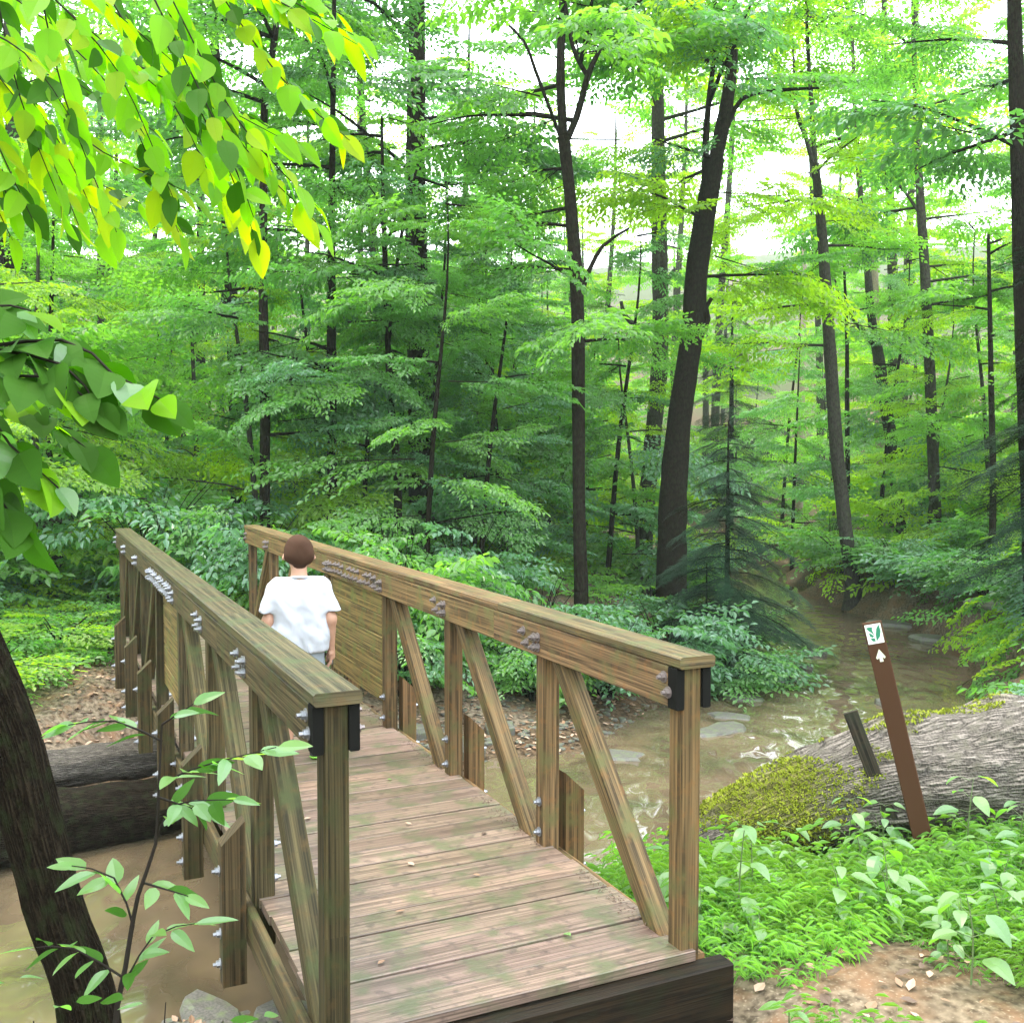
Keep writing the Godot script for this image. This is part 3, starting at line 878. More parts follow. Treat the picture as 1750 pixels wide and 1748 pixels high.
func make_person() -> void:
	var p := thing("person", "person in white t-shirt and grey shorts walking away across the footbridge", "person", Vector3(1.40, 0.004, -5.95), deg_to_rad(-9))
	plain("skin", srgb(0.42, 0.235, 0.155), 0.55).subsurf_scatter_strength = 0.1
	plain("hair", srgb(0.05, 0.026, 0.016), 0.7).metallic_specular = 0.15; plain("shirt_cotton", srgb(0.43, 0.45, 0.49), 0.9); plain("shorts_cloth", srgb(0.20, 0.23, 0.25), 0.9)
	plain("shoe_black", srgb(0.022, 0.022, 0.024), 0.6); plain("shoe_sole", srgb(0.17, 0.42, 0.04), 0.6); plain("shoe_grey", srgb(0.28, 0.28, 0.28), 0.6); plain("sock", srgb(0.06, 0.06, 0.065), 0.9); plain("eye_white", srgb(0.7, 0.7, 0.68), 0.3)
	var B := []
	B.append_array([[Vector3(0, 1.222, 0.008), Vector3(0, 1.215, -0.03), 0.072, 0.07], [Vector3(0, 1.165, -0.03), Vector3(0, 1.135, -0.055), 0.058, 0.036], [Vector3(0, 1.19, -0.10), Vector3(0, 1.172, -0.112), 0.008, 0.013]])
	B.append_array([[Vector3(0, 1.15, 0.005), Vector3(0, 1.05, 0.012), 0.043, 0.05]])
	for s in [-1.0, 1.0]:
		B.append([Vector3(s * 0.08, 1.205, 0.0), Vector3(s * 0.088, 1.185, 0.006), 0.014, 0.012])
		B.append([Vector3(s * 0.05, 0.98, 0), Vector3(s * 0.05, 0.68, 0), 0.066, 0.064])
		B.append([Vector3(0, 1.04, 0.01), Vector3(s * 0.12, 1.01, 0.0), 0.04, 0.035])
		B.append([Vector3(s * 0.132, 1.005, 0), Vector3(s * 0.182, 0.82, 0.015), 0.038, 0.033])
		B.append([Vector3(s * 0.182, 0.82, 0.015), Vector3(s * 0.188, 0.64, -0.035), 0.034, 0.022])
		B.append([Vector3(s * 0.065, 0.65, 0), Vector3(s * 0.072, 0.36, -0.012), 0.076, 0.05])
		B.append([Vector3(s * 0.072, 0.36, -0.012), Vector3(s * 0.078, 0.24, 0.015), 0.048, 0.05])
		B.append([Vector3(s * 0.078, 0.24, 0.015), Vector3(s * 0.08, 0.07, 0.02), 0.048, 0.031])
	var parts := [body_mesh(B, 0.012, 0.025)]
	for s in [-1.0, 1.0]:
		var H := [[Vector3(s * 0.188, 0.645, -0.034), Vector3(s * 0.187, 0.585, -0.05), 0.022, 0.026], [Vector3(s * 0.184, 0.605, -0.03), Vector3(s * 0.184, 0.575, -0.07), 0.018, 0.018]]
		var fl: Array = [0.05, 0.058, 0.054, 0.042]
		for i in 4:
			var kx := Vector3(s * 0.187, 0.57 + 0.002 * i, -0.078 + 0.017 * i)
			var m1 := kx + Vector3(-s * 0.004, -fl[i] * 0.55, -0.004); var m2 := m1 + Vector3(-s * 0.016, -fl[i] * 0.5, 0.002)
			H.append([kx + Vector3(0, 0.012, 0), m1, 0.0085, 0.0078]); H.append([m1, m2, 0.0078, 0.0066])
		H.append([Vector3(s * 0.182, 0.61, -0.066), Vector3(s * 0.172, 0.575, -0.088), 0.011, 0.009]); H.append([Vector3(s * 0.172, 0.575, -0.088), Vector3(s * 0.165, 0.548, -0.09), 0.009, 0.0075])
		parts.append(body_mesh(H, 0.004, 0.006))
	part(p, "body", merge(parts), M.skin)
	# hair, short at the nape
	var hair := [[Vector3(0, 1.243, 0.012), Vector3(0, 1.238, -0.035), 0.081, 0.074], [Vector3(-0.03, 1.205, 0.035), Vector3(0.03, 1.205, 0.035), 0.056, 0.056], [Vector3(0, 1.17, 0.032), Vector3(0, 1.15, 0.026), 0.046, 0.036], [Vector3(-0.055, 1.24, 0), Vector3(-0.06, 1.2, 0.012), 0.024, 0.015], [Vector3(0.055, 1.24, 0), Vector3(0.06, 1.2, 0.012), 0.024, 0.015]]
	part(p, "hair", body_mesh(hair, 0.006, 0.02, 0.009), M.hair)
	var S := []
	for s in [-1.0, 1.0]:
		S.append([Vector3(s * 0.062, 0.975, 0.0), Vector3(s * 0.075, 0.60, 0.0), 0.099, 0.099])
		S.append([Vector3(s * 0.02, 1.035, 0.008), Vector3(s * 0.125, 1.012, 0.0), 0.056, 0.056])
		S.append([Vector3(s * 0.13, 1.01, 0.0), Vector3(s * 0.185, 0.85, 0.01), 0.06, 0.063, 0.868])
	part(p, "t_shirt", body_mesh(S, 0.01, 0.03, 0.02, 0.632, 1.074), M.shirt_cotton)
	part(p, "collar", ring_mesh(Vector3(0, 1.068, 0.012), 0.053, 0.008), M.shirt_cotton)
	var T := [[Vector3(-0.06, 0.64, 0), Vector3(0.06, 0.64, 0), 0.078, 0.078]]
	for s in [-1.0, 1.0]: T.append([Vector3(s * 0.065, 0.62, 0), Vector3(s * 0.08, 0.33, 0.0), 0.078, 0.08, 0.375])
	part(p, "shorts", body_mesh(T, 0.011, 0.02, 0.008, 0.37, 0.68), M.shorts_cloth)
	for s in [-1.0, 1.0]:
		var fwd := Vector3(sin(s * 0.35 + 0.1) , 0, -cos(s * 0.35 + 0.1))
		var heel := Vector3(s * 0.08, 0.035, 0.035 + (0.02 if s > 0 else -0.03))
		var toe := heel + fwd * 0.145
		var sh := part(p, "shoe", body_mesh([[heel, toe, 0.034, 0.031], [heel + Vector3(0, 0.03, 0), heel + Vector3(0, 0.05, -0.008), 0.034, 0.036], [heel + fwd * 0.05 + Vector3(0, 0.02, 0), toe, 0.035, 0.028]], 0.007, 0.015, 0.0, 0.014, 0.105), M.shoe_black)
		part(sh, "sole", body_mesh([[heel, toe, 0.041, 0.038]], 0.007, 0.01, 0.0, 0.0, 0.019), M.shoe_sole)
		part(sh, "heel_patch", body_mesh([[heel + Vector3(0, 0.012, 0.012), heel + Vector3(0, 0.03, 0.012), 0.026, 0.024]], 0.006, 0.01), M.shoe_grey)
		part(p, "sock", body_mesh([[Vector3(s * 0.08, 0.08, 0.022), Vector3(s * 0.08, 0.125, 0.021), 0.037, 0.039]], 0.008, 0.01, 0.0, 0.07, 0.122), M.sock)
		part(p, "eye", body_mesh([[Vector3(s * 0.031, 1.207, -0.088), Vector3(s * 0.031, 1.207, -0.087), 0.011, 0.011]], 0.005, 0.005), M.eye_white)

func ring_mesh(c: Vector3, r: float, t: float) -> ArrayMesh:
	var v := PackedVector3Array(); var nn := PackedVector3Array(); var ix := PackedInt32Array()
	for i in 24:
		for j in 8:
			var a := TAU * i / 24; var b := TAU * j / 8
			var d := Vector3(cos(a), 0, sin(a))
			var n := d * cos(b) + Vector3.UP * sin(b)
			v.append(c + d * r + n * t + Vector3(0, 0.012 * sin(a), 0)); nn.append(n)
			var i2 := (i + 1) % 24; var j2 := (j + 1) % 8
			ix.append_array([i * 8 + j, i2 * 8 + j, i2 * 8 + j2, i * 8 + j, i2 * 8 + j2, i * 8 + j2])
	return mesh_of(arrays(v, ix, nn))

# ------------------------------------------------------------------ marker post
func make_marker() -> void:
	plain("marker_brown", srgb(0.055, 0.026, 0.013), 0.7).metallic_specular = 0.2; plain("sticker_white", srgb(0.72, 0.74, 0.66), 0.5); plain("emblem_green", srgb(0.012, 0.16, 0.085), 0.5); plain("arrow_cream", srgb(0.55, 0.55, 0.42), 0.6)
	var p := thing("trail_marker", "leaning brown trail marker post with green leaf emblem and white arrow", "trail marker", Vector3(4.075, -0.20, -3.735))
	var axis := (Vector3(3.854, 0.94, -3.899) - p.position).normalized()
	var l := Vector3(3.854, 0.94, -3.899).distance_to(p.position)
	var front := Vector3(-0.66, 0.12, 0.62)
	front = (front - axis * front.dot(axis)).normalized()
	var side := axis.cross(front).normalized()
	# pixel-true left to right is `side` reversed when it points away
	if side.x < 0.0: side = -side
	var bs := Basis(side, axis, side.cross(axis))
	part(p, "post", bar(Vector3.ZERO, axis * l, 0.094, 0.034, front, 0.004), M.marker_brown)
	var z := 0.0175
	var f := func(x: float, y: float) -> Transform3D: return Transform3D(bs, axis * y + side * x + bs.z * z)
	var st := part(p, "sticker", flat_poly([[-0.039, -0.05], [0.039, -0.05], [0.039, 0.05], [-0.039, 0.05]], 0.0015), M.sticker_white, f.call(0.0, l - 0.058))
	for e in [[[0.002, -0.036], [0.02, -0.018], [0.028, 0.006], [0.025, 0.034], [0.012, 0.018], [0.004, -0.008]], [[-0.002, -0.010], [-0.007, 0.014], [-0.004, 0.027], [-0.018, 0.028], [-0.031, 0.026], [-0.022, 0.012], [-0.013, 0.004]], [[-0.004, -0.013], [-0.014, -0.001], [-0.024, 0.004], [-0.021, -0.012], [-0.012, -0.018]], [[-0.002, -0.036], [-0.003, -0.022], [-0.014, -0.020], [-0.022, -0.022], [-0.014, -0.034]]]:
		part(st, "emblem_leaf", flat_poly(e, 0.001), M.emblem_green, Transform3D(Basis.IDENTITY.scaled(Vector3(1.15, 1.2, 1)), Vector3(0.001, 0.004, 0.0016)))
	part(p, "arrow", flat_poly([[0, 0.034], [0.024, -0.010], [0.018, -0.018], [0.008, -0.010], [0.010, -0.032], [-0.008, -0.032], [-0.007, -0.010], [-0.017, -0.018], [-0.023, -0.010]], 0.0015), M.arrow_cream, f.call(0.004, l - 0.172))
	# the grey broken stake behind it
	var s := thing("wooden_stake", "grey split wooden stake leaning on the log behind the trail marker", "stake", Vector3(4.13, -0.22, -3.98))
	part(s, "stake", bar(Vector3.ZERO, Vector3(-0.17, 0.63, -0.17), 0.075, 0.028, Vector3(-0.6, 0.1, 0.6), 0.004, Color(0.22, 0.25, 0.3)), M.timber)

# ------------------------------------------------------------------ logs
func log_mesh(pts: Array, sides: int, step: float, lump: float, mossy: Callable) -> Array:   # mesh and moss seats
	var path := []
	for i in pts.size() - 1:
		var a = pts[i]; var b = pts[i + 1]
		var p0 = pts[max(i - 1, 0)]; var p3 = pts[min(i + 2, pts.size() - 1)]
		var n := int(max(1, ceil(V(a).distance_to(V(b)) / step)))
		for k in n:
			var f := float(k) / n
			path.append([V(a).cubic_interpolate(V(b), V(p0), V(p3), f), lerpf(a[3], b[3], f)])
	path.append([V(pts[-1]), pts[-1][3]])
	var v := PackedVector3Array(); var t := PackedVector2Array(); var ix := PackedInt32Array(); var col := PackedColorArray(); var seats := []
	var along := 0.0
	for i in path.size():
		var d: Vector3 = (path[min(i + 1, path.size() - 1)][0] - path[max(i - 1, 0)][0]).normalized()
		var s := d.cross(Vector3.UP).normalized(); var u := s.cross(d)
		if i > 0: along += path[i][0].distance_to(path[i - 1][0])
		for k in sides + 1:
			var an := TAU * (k % sides) / sides
			var dir := s * cos(an) + u * sin(an)
			var r: float = path[i][1] * (1.0 + lump * noise_a.get_noise_3d(dir.x * 2.5, along * 2.6, dir.y * 2.5 + dir.z))
			r += (absf(noise_b.get_noise_3d(cos(an) * 2.3, along * 0.45, sin(an) * 2.3)) - 0.15) * 0.07 * minf(1.0, path[i][1] * 4.0)
			var p: Vector3 = path[i][0] + dir * r
			v.append(p); t.append(Vector2(float(k) / sides * 5.0, along / 0.7))
			var mo: float = mossy.call(p, dir)
			col.append(Color(1, 1, 1).lerp(Color(0.9, 1.05, 0.35), clampf(mo * 2.0, 0, 1)))
			if mo > 0.0: seats.append([p, dir])
	for i in path.size() - 1:
		for k in sides:
			var a := i * (sides + 1) + k
			ix.append_array([a, a + 1, a + sides + 1, a + 1, a + sides + 2, a + sides + 1])
	for e in [0, path.size() - 1]:
		var k0 := v.size()
		v.append(path[e][0]); t.append(Vector2.ZERO); col.append(Color(0.7, 0.7, 0.7))
		for k in sides: ix.append_array([k0, e * (sides + 1) + k, e * (sides + 1) + k + 1])
	var st := SurfaceTool.new()
	st.create_from_arrays(arrays(v, ix, PackedVector3Array(), t, col))
	st.generate_normals()
	return [st.commit(), seats]

func make_logs() -> void:
	var big := thing("fallen_log", "large mossy fallen log lying on the bank behind the trail marker", "log", Vector3(3.4, -0.4, -4.6))
	var o := big.position
	var pts := []
	for q in [[3.22, -0.56, -4.82, 0.06], [3.32, -0.47, -4.72, 0.15], [3.55, -0.36, -4.62, 0.2], [3.85, -0.22, -4.5, 0.25], [4.25, -0.06, -4.25, 0.3], [4.75, 0.04, -3.92, 0.36], [5.3, 0.12, -3.5, 0.4], [6.3, 0.2, -2.9, 0.42]]:
		pts.append([q[0] - o.x, q[1] - o.y, q[2] - o.z, q[3]])
	var lm := log_mesh(pts, 56, 0.03, 0.25, func(p: Vector3, d: Vector3) -> float:
		var w := p + o
		var near := smooth(4.6, 3.5, w.x)
		return noise_a.get_noise_3d(w.x * 4.0, w.y * 4.0, w.z * 4.0) * 1.3 + d.y * 0.55 + near * 0.75 - 0.78)
	part(big, "bark", lm[0], M.bark_log)
	var tuft_v := PackedVector3Array(); var tuft_i := PackedInt32Array()
	rng.seed = 88
	for i in 6:
		var a := rr(0, TAU); var d := Vector3(cos(a) * 0.6, 1, sin(a) * 0.6).normalized()
		leaf_into(tuft_v, tuft_i, Vector3(rr(-0.008, 0.008), -0.002, rr(-0.008, 0.008)), d, d.cross(Vector3(sin(a), 0, -cos(a))).normalized(), rr(0.008, 0.017), 0.006)
	var tuft := mesh_of(arrays(tuft_v, tuft_i))
	var list := []
	for s in lm[1]:
		for i in 2:
			var up: Vector3 = s[1]
			var x := up.cross(Vector3(rr(-1, 1), rr(-1, 1), rr(-1, 1))).normalized()
			list.append(Transform3D(Basis(x, up, x.cross(up)).scaled(Vector3.ONE * rr(0.9, 1.9)), s[0] + Vector3(rr(-0.015, 0.015), rr(-0.008, 0.008), rr(-0.015, 0.015))))
	part(big, "moss", joined([tuft], list), M.moss).set_meta("kind", "stuff")
	# the dark log in the water under the bridge, seen on the left
	var lg := thing("sunken_log", "dark wet log lying at the water's edge beyond the bridge's left side", "log", Vector3(0.2, -1.0, -8.2))
	o = lg.position
	pts = []
	for q in [[-2.2, -0.86, -7.4, 0.26], [-0.9, -0.9, -7.85, 0.25], [0.1, -0.93, -8.15, 0.24], [1.2, -0.95, -8.3, 0.2], [2.6, -0.98, -8.5, 0.14]]: pts.append([q[0] - o.x, q[1] - o.y, q[2] - o.z, q[3]])
	part(lg, "bark", log_mesh(pts, 40, 0.05, 0.25, func(_p: Vector3, _d: Vector3) -> float: return -1.0)[0], M.bark_dark)
	var l2 := thing("driftwood_log", "pale grey split log resting on the dark sunken log left of the bridge", "log", Vector3(-0.3, -0.65, -8.6))
	o = l2.position
	pts = []
	for q in [[-1.6, -0.62, -8.45, 0.14], [-0.4, -0.66, -8.62, 0.16], [0.6, -0.66, -8.75, 0.14], [1.6, -0.7, -8.8, 0.08]]: pts.append([q[0] - o.x, q[1] - o.y, q[2] - o.z, q[3]])
	part(l2, "bark", log_mesh(pts, 30, 0.05, 0.3, func(_p: Vector3, _d: Vector3) -> float: return -1.0)[0], M.bark_log)

# ------------------------------------------------------------------ trees
# a limb that rises and then levels out; fans are laid along it
func leafy_limb(tree: Node3D, start: Vector3, az: float, rise: float, length: float, r: float, fans: Array, bark: Material, size := 1.0, many := 5, wood := true) -> void:
	var flat := Vector3(cos(az), 0, sin(az))
	var pts := []
	for i in 5:
		var t := i / 4.0
		var p := start + flat * length * t + Vector3.UP * (rise * length * (t - 0.55 * t * t)) + Vector3(rr(-0.05, 0.05), rr(-0.04, 0.04), rr(-0.05, 0.05)) * length * 0.5 * t
		pts.append([p.x, p.y, p.z, lerpf(r, r * 0.22, t)])
	if wood: part(tree, "limb", tube(pts, 5, 0.5, 0.0, Color.WHITE, 0.0, false), bark)
	for i in many:
		var t := 0.12 if i == 0 else rr(0.3, 0.65)
		var k := int(min(3, floor(t * 4)))
		var p := V(pts[k]).lerp(V(pts[k + 1]), t * 4 - k)
		var x := (V(pts[4]) - p).normalized()
		if i > 0: x = x.rotated(Vector3.UP, rr(0.5, 1.1) * (1.0 if i % 2 == 0 else -1.0))
		x = (x + Vector3(0, rr(-0.28, 0.25), 0)).normalized()
		var zz := x.cross(Vector3(rr(-0.55, 0.55), 1, rr(-0.55, 0.55))).normalized()
		fans.append(Transform3D(Basis(x, zz.cross(x), zz).scaled(Vector3.ONE * minf(length / 2.1, 1.1) * (1.0 if i == 0 else 0.8) * rr(0.85, 1.15) * size), p))

func crown(tree: Node3D, fans: Array, cols: Array, big := true, solid := false) -> void:
	var lists := []
	for c in cols: lists.append([])
	for i in fans.size(): lists[rng.randi() % cols.size()].append(fans[i])
	for k in cols.size():
		if solid: part(tree, "crown", leaf_colour(joined(BOUGH, lists[k]), cols[k]), null).set_meta("kind", "stuff")
		elif lists[k].size() > 0: scatter(tree, "crown", bough((k + rng.randi()) % 4, cols[k]) if big else fan((k + rng.randi()) % 4, cols[k]), lists[k], null)

# one tree from measured trunk lines: [main, forks...]
func measured_tree(called: String, label: String, lines: Array, bark: String, limbs: Array, cols: Array, opt := {}) -> Node3D:
	var first = lines[0][0]
	var gy := height(first[0], first[2])
	var t := thing(called, label, "tree", Vector3(first[0], gy, first[2]), 0, opt.get("group", ""))
	for i in lines.size():
		var pts := []
		if i == 0: pts.append([0.0, -0.15, 0.0, first[3] * 1.08])
		for q in lines[i]:
			if i == 0 and q[1] < gy + 0.3: continue
			pts.append([q[0] - first[0], q[1] - gy, q[2] - first[2], q[3]])
		part(t, "trunk" if i == 0 else "fork", tube(pts, 14 if i == 0 else 8, 0.25, 0.07, Color.WHITE, 0.45 if i == 0 else 0.0, true), M[bark])
	var fans := []
	for lb in limbs:   # [y from, y to, count, length, rise, fans each, size]
		var main: Array = lines[0]
		for j in int(lb[2] * 1.3):
			var y := lerpf(lb[0], lb[1], (j + rr(0, 1)) / (lb[2] * 1.3))
			var p := Vector3.ZERO
			var all := []
			for l in lines: if l[0][1] <= y and l[-1][1] >= y: all.append(l)
			if all.size() == 0: all = [main]
			var ln: Array = all[rng.randi() % all.size()]
			p = V(ln[-1])
			for k in ln.size() - 1:
				if ln[k][1] <= y and ln[k + 1][1] >= y:
					p = V(ln[k]).lerp(V(ln[k + 1]), (y - ln[k][1]) / maxf(0.01, ln[k + 1][1] - ln[k][1]))
			leafy_limb(t, p - V(first) + Vector3(0, first[1] - gy, 0), rr(0, TAU), lb[4] * rr(0.5, 1.4), lb[3] * rr(0.7, 1.3), 0.012 * lb[3] + 0.008, fans, M[bark], 1.05, 2 if j % 3 == 0 else 1, j % 3 != 1)
	crown(t, fans, cols)
	return t

func make_trees() -> void:
	rng.seed = 511
	measured_tree("maple_tree", "large straight dark trunked tree standing behind the middle of the bridge", [[[6.35, 0.78, -17.43, 0.244], [6.37, 2.69, -17.52, 0.223], [6.36, 4.81, -17.64, 0.202], [6.38, 6.94, -17.75, 0.181], [6.44, 9.06, -17.83, 0.159], [6.51, 12.24, -17.98, 0.127], [6.56, 15.42, -18.13, 0.074]]], "bark_dark", [[6.5, 15.5, 16, 3.2, 0.35, 8, 1.25]], ["leaf_mid", "leaf_deep"])
	measured_tree("forked_tree", "slender dark tree forking into two stems right of the picture's middle", [[[6.77, 0.02, -12.21, 0.096], [6.77, 1.18, -12.28, 0.088], [6.80, 3.11, -12.37, 0.092], [6.80, 4.23, -12.43, 0.092], [6.74, 5.44, -12.52, 0.080], [6.68, 6.20, -12.59, 0.088]],
		[[6.68, 6.10, -12.59, 0.064], [6.66, 7.12, -12.65, 0.060], [6.71, 8.08, -12.68, 0.052], [6.72, 9.29, -12.74, 0.036], [6.74, 10.65, -12.81, 0.016]], [[6.69, 6.10, -12.58, 0.048], [6.85, 6.48, -12.53, 0.048], [7.00, 7.04, -12.49, 0.044], [7.12, 7.32, -12.45, 0.032], [7.35, 7.80, -12.37, 0.028], [7.68, 8.08, -12.23, 0.024], [8.09, 8.57, -12.06, 0.016]],
		[[7.00, 7.04, -12.49, 0.032], [6.86, 7.32, -12.57, 0.032], [6.78, 7.68, -12.62, 0.028], [6.70, 8.41, -12.70, 0.020]], [[6.79, 3.70, -12.41, 0.040], [6.91, 4.23, -12.38, 0.036], [7.14, 4.71, -12.30, 0.028], [7.47, 4.95, -12.15, 0.016]], [[6.66, 6.16, -12.61, 0.024], [6.35, 7.12, -12.80, 0.024], [6.21, 7.52, -12.88, 0.020], [5.89, 7.88, -13.05, 0.016]]], "bark_dark", [[3.2, 6.0, 7, 1.7, 0.2, 5, 0.85], [6.2, 10.5, 12, 2.2, 0.3, 6, 1.0]], ["leaf_mid", "leaf_light"])
	measured_tree("leaning_oak", "thick dark trunk leaning right beside the young hemlock", [[[9.32, 0.37, -13.80, 0.237], [9.38, 1.46, -13.83, 0.218], [9.50, 2.59, -13.84, 0.189], [9.69, 3.82, -13.81, 0.180], [9.79, 4.86, -13.83, 0.180], [9.92, 5.71, -13.81, 0.166], [10.09, 6.66, -13.79, 0.152]],
		[[10.07, 6.5, -13.79, 0.114], [10.26, 7.42, -13.75, 0.114], [10.38, 8.27, -13.74, 0.085], [10.41, 9.21, -13.78, 0.071], [10.46, 10.63, -13.83, 0.057], [10.55, 12.52, -13.89, 0.028]], [[9.93, 5.9, -13.83, 0.066], [9.96, 6.94, -13.86, 0.057], [10.02, 7.61, -13.87, 0.043], [10.12, 8.46, -13.87, 0.038], [10.14, 9.78, -13.93, 0.028]],
		[[10.15, 6.9, -13.70, 0.043], [10.50, 7.61, -13.64, 0.038], [11.04, 7.75, -13.40, 0.033], [11.64, 7.79, -13.12, 0.019]], [[9.7, 3.5, -13.79, 0.047], [9.93, 4.06, -13.72, 0.047], [9.91, 4.25, -13.74, 0.038], [9.99, 4.39, -13.71, 0.033]]], "bark_dark", [[4.6, 7.2, 6, 1.9, 0.1, 5, 0.9], [7.5, 12.0, 13, 2.6, 0.3, 6, 1.05]], ["leaf_mid", "leaf_yellow", "leaf_blue"])
	measured_tree("grey_beech", "grey barked tree with a hooked limb behind the leaning dark trunk", [[[11.91, 0.35, -18.67, 0.189], [12.10, 2.11, -18.68, 0.177], [12.29, 4.13, -18.70, 0.177], [12.33, 6.65, -18.82, 0.170], [12.35, 9.18, -18.94, 0.139], [12.38, 11.70, -19.07, 0.114], [12.42, 14.85, -19.22, 0.063]],
		[[12.25, 4.72, -18.75, 0.06], [11.86, 4.68, -18.93, 0.057], [11.62, 4.89, -19.05, 0.051], [11.55, 5.20, -19.10, 0.038]], [[12.33, 4.9, -18.75, 0.051], [12.45, 5.58, -18.70, 0.044], [12.60, 5.87, -18.65, 0.044]]], "bark_grey", [[7.5, 14.5, 12, 3.0, 0.3, 6, 1.2]], ["leaf_light", "leaf_mid"])
	measured_tree("slender_tree", "thin brown trunk rising left of the bridge's far end", [[[2.86, 1.26, -14.11, 0.072], [2.89, 2.63, -14.17, 0.068], [2.90, 4.47, -14.27, 0.060], [2.94, 5.68, -14.32, 0.052], [2.97, 6.64, -14.35, 0.048], [3.12, 7.60, -14.34, 0.044], [3.22, 8.73, -14.35, 0.032], [3.28, 10.09, -14.40, 0.012]]], "bark_dark", [[1.9, 4.4, 7, 1.6, 0.1, 6, 0.85], [6.0, 10.0, 12, 2.0, 0.3, 6, 1.0]], ["leaf_blue", "leaf_light", "leaf_mid"])
	measured_tree("slender_tree", "dark mid-height trunk directly behind the person's right shoulder", [[[3.94, 0.45, -14.67, 0.082], [3.97, 1.66, -14.72, 0.077], [3.99, 2.95, -14.78, 0.073], [4.02, 4.41, -14.85, 0.060], [4.06, 5.96, -14.91, 0.047], [4.13, 8.11, -15.00, 0.034], [4.18, 9.83, -15.07, 0.013]]], "bark_dark", [[2.6, 4.8, 7, 1.7, 0.1, 6, 0.9], [5.0, 9.6, 11, 2.0, 0.3, 6, 1.0]], ["leaf_mid", "leaf_deep"])
	measured_tree("slender_tree", "thin twin-stemmed dark tree just left of the large straight trunk", [[[4.84, 1.05, -14.28, 0.060], [4.82, 2.00, -14.34, 0.060], [4.77, 2.60, -14.39, 0.052], [4.75, 3.72, -14.47, 0.043], [4.74, 4.75, -14.53, 0.039], [4.73, 5.70, -14.58, 0.030], [4.74, 6.82, -14.64, 0.017]], [[4.76, 3.45, -14.45, 0.030], [4.84, 4.24, -14.45, 0.026], [5.00, 5.27, -14.43, 0.026], [5.19, 6.04, -14.39, 0.017]]], "bark_dark", [[2.9, 4.2, 5, 1.4, 0.1, 6, 0.8], [4.4, 7.0, 9, 1.6, 0.3, 6, 0.9]], ["leaf_light", "leaf_mid"])
	measured_tree("tall_maple", "tall straight trunk at the stream bend right of the hemlock", [[[14.13, -0.61, -14.81, 0.134], [14.03, 0.51, -14.92, 0.129], [13.91, 2.07, -15.06, 0.129], [13.85, 3.64, -15.18, 0.118], [13.79, 4.98, -15.27, 0.112], [13.75, 6.10, -15.36, 0.095], [13.65, 7.44, -15.47, 0.078]], [[13.66, 7.3, -15.47, 0.050], [13.49, 8.00, -15.58, 0.045], [13.36, 8.44, -15.67, 0.034], [13.32, 9.90, -15.77, 0.022]], [[13.66, 7.3, -15.47, 0.056], [13.62, 8.44, -15.54, 0.045], [13.57, 9.90, -15.65, 0.034], [13.56, 11.91, -15.76, 0.017]]], "bark_grey", [[3.8, 7.0, 7, 1.9, 0.1, 5, 0.9], [7.0, 11.8, 10, 2.0, 0.3, 5, 0.95]], ["leaf_yellow", "leaf_light"])
	measured_tree("forked_maple", "curved grey tree with a low fork on the bank beyond the trail marker", [[[19.20, 0.15, -18.56, 0.144], [19.11, 1.87, -18.70, 0.144], [18.96, 3.02, -18.83, 0.144], [18.80, 4.45, -18.98, 0.136], [18.68, 5.24, -19.08, 0.100], [18.61, 6.60, -19.19, 0.086], [18.51, 8.04, -19.31, 0.072], [18.42, 10.19, -19.47, 0.057], [18.39, 13.05, -19.64, 0.029]], [[18.79, 4.5, -19.0, 0.065], [18.42, 5.03, -19.19, 0.057], [18.04, 5.60, -19.40, 0.043], [17.86, 6.32, -19.52, 0.022]]], "bark_grey", [[7.0, 13.0, 10, 2.2, 0.3, 5, 1.0]], ["leaf_light", "leaf_yellow"])
	measured_tree("tall_maple", "tall thin dark trunk on the right bank above the trail marker", [[[16.81, -0.49, -15.22, 0.121], [16.79, 1.01, -15.31, 0.115], [16.76, 3.42, -15.46, 0.108], [16.71, 5.47, -15.59, 0.102], [16.65, 7.27, -15.72, 0.084], [16.61, 8.84, -15.82, 0.060], [16.60, 10.52, -15.92, 0.048], [16.63, 13.05, -16.04, 0.024]], [[16.66, 6.8, -15.68, 0.036], [16.30, 7.39, -15.89, 0.030], [15.87, 7.81, -16.12, 0.018]]], "bark_grey", [[4.6, 7.5, 6, 1.9, 0.15, 5, 0.9], [7.4, 12.8, 10, 2.0, 0.3, 5, 1.0]], ["leaf_deep", "leaf_light"])
	measured_tree("edge_tree", "dark trunk along the picture's right edge above the hemlock boughs", [[[11.56, -0.19, -8.85, 0.142], [11.51, 1.67, -8.97, 0.134], [11.48, 3.91, -9.11, 0.127], [11.46, 5.77, -9.22, 0.104], [11.45, 7.19, -9.31, 0.090], [11.43, 8.75, -9.40, 0.067], [11.42, 10.24, -9.49, 0.030]]], "bark_dark", [[4.8, 10.0, 11, 1.9, 0.2, 5, 0.85]], ["leaf_mid", "leaf_deep"])
	measured_tree("dead_tree", "pale bare dead trunk far behind the hemlock", [[[24.48, 1.72, -28.33, 0.134], [24.61, 4.61, -28.43, 0.134], [24.70, 6.88, -28.51, 0.114], [24.80, 9.77, -28.62, 0.083]]], "bark_pale", [], [])
	measured_tree("tall_maple", "sunlit pale trunk just behind the curved forked tree", [[[22.60, 1.04, -22.54, 0.146], [22.54, 4.13, -22.74, 0.129], [22.53, 6.71, -22.89, 0.103], [22.54, 10.15, -23.07, 0.077], [22.58, 13.59, -23.24, 0.043]]], "bark_pale", [[6.5, 13.5, 10, 2.2, 0.3, 5, 1.1]], ["leaf_yellow", "leaf_light"])  # sunlight on this trunk is put into its pale bark colour
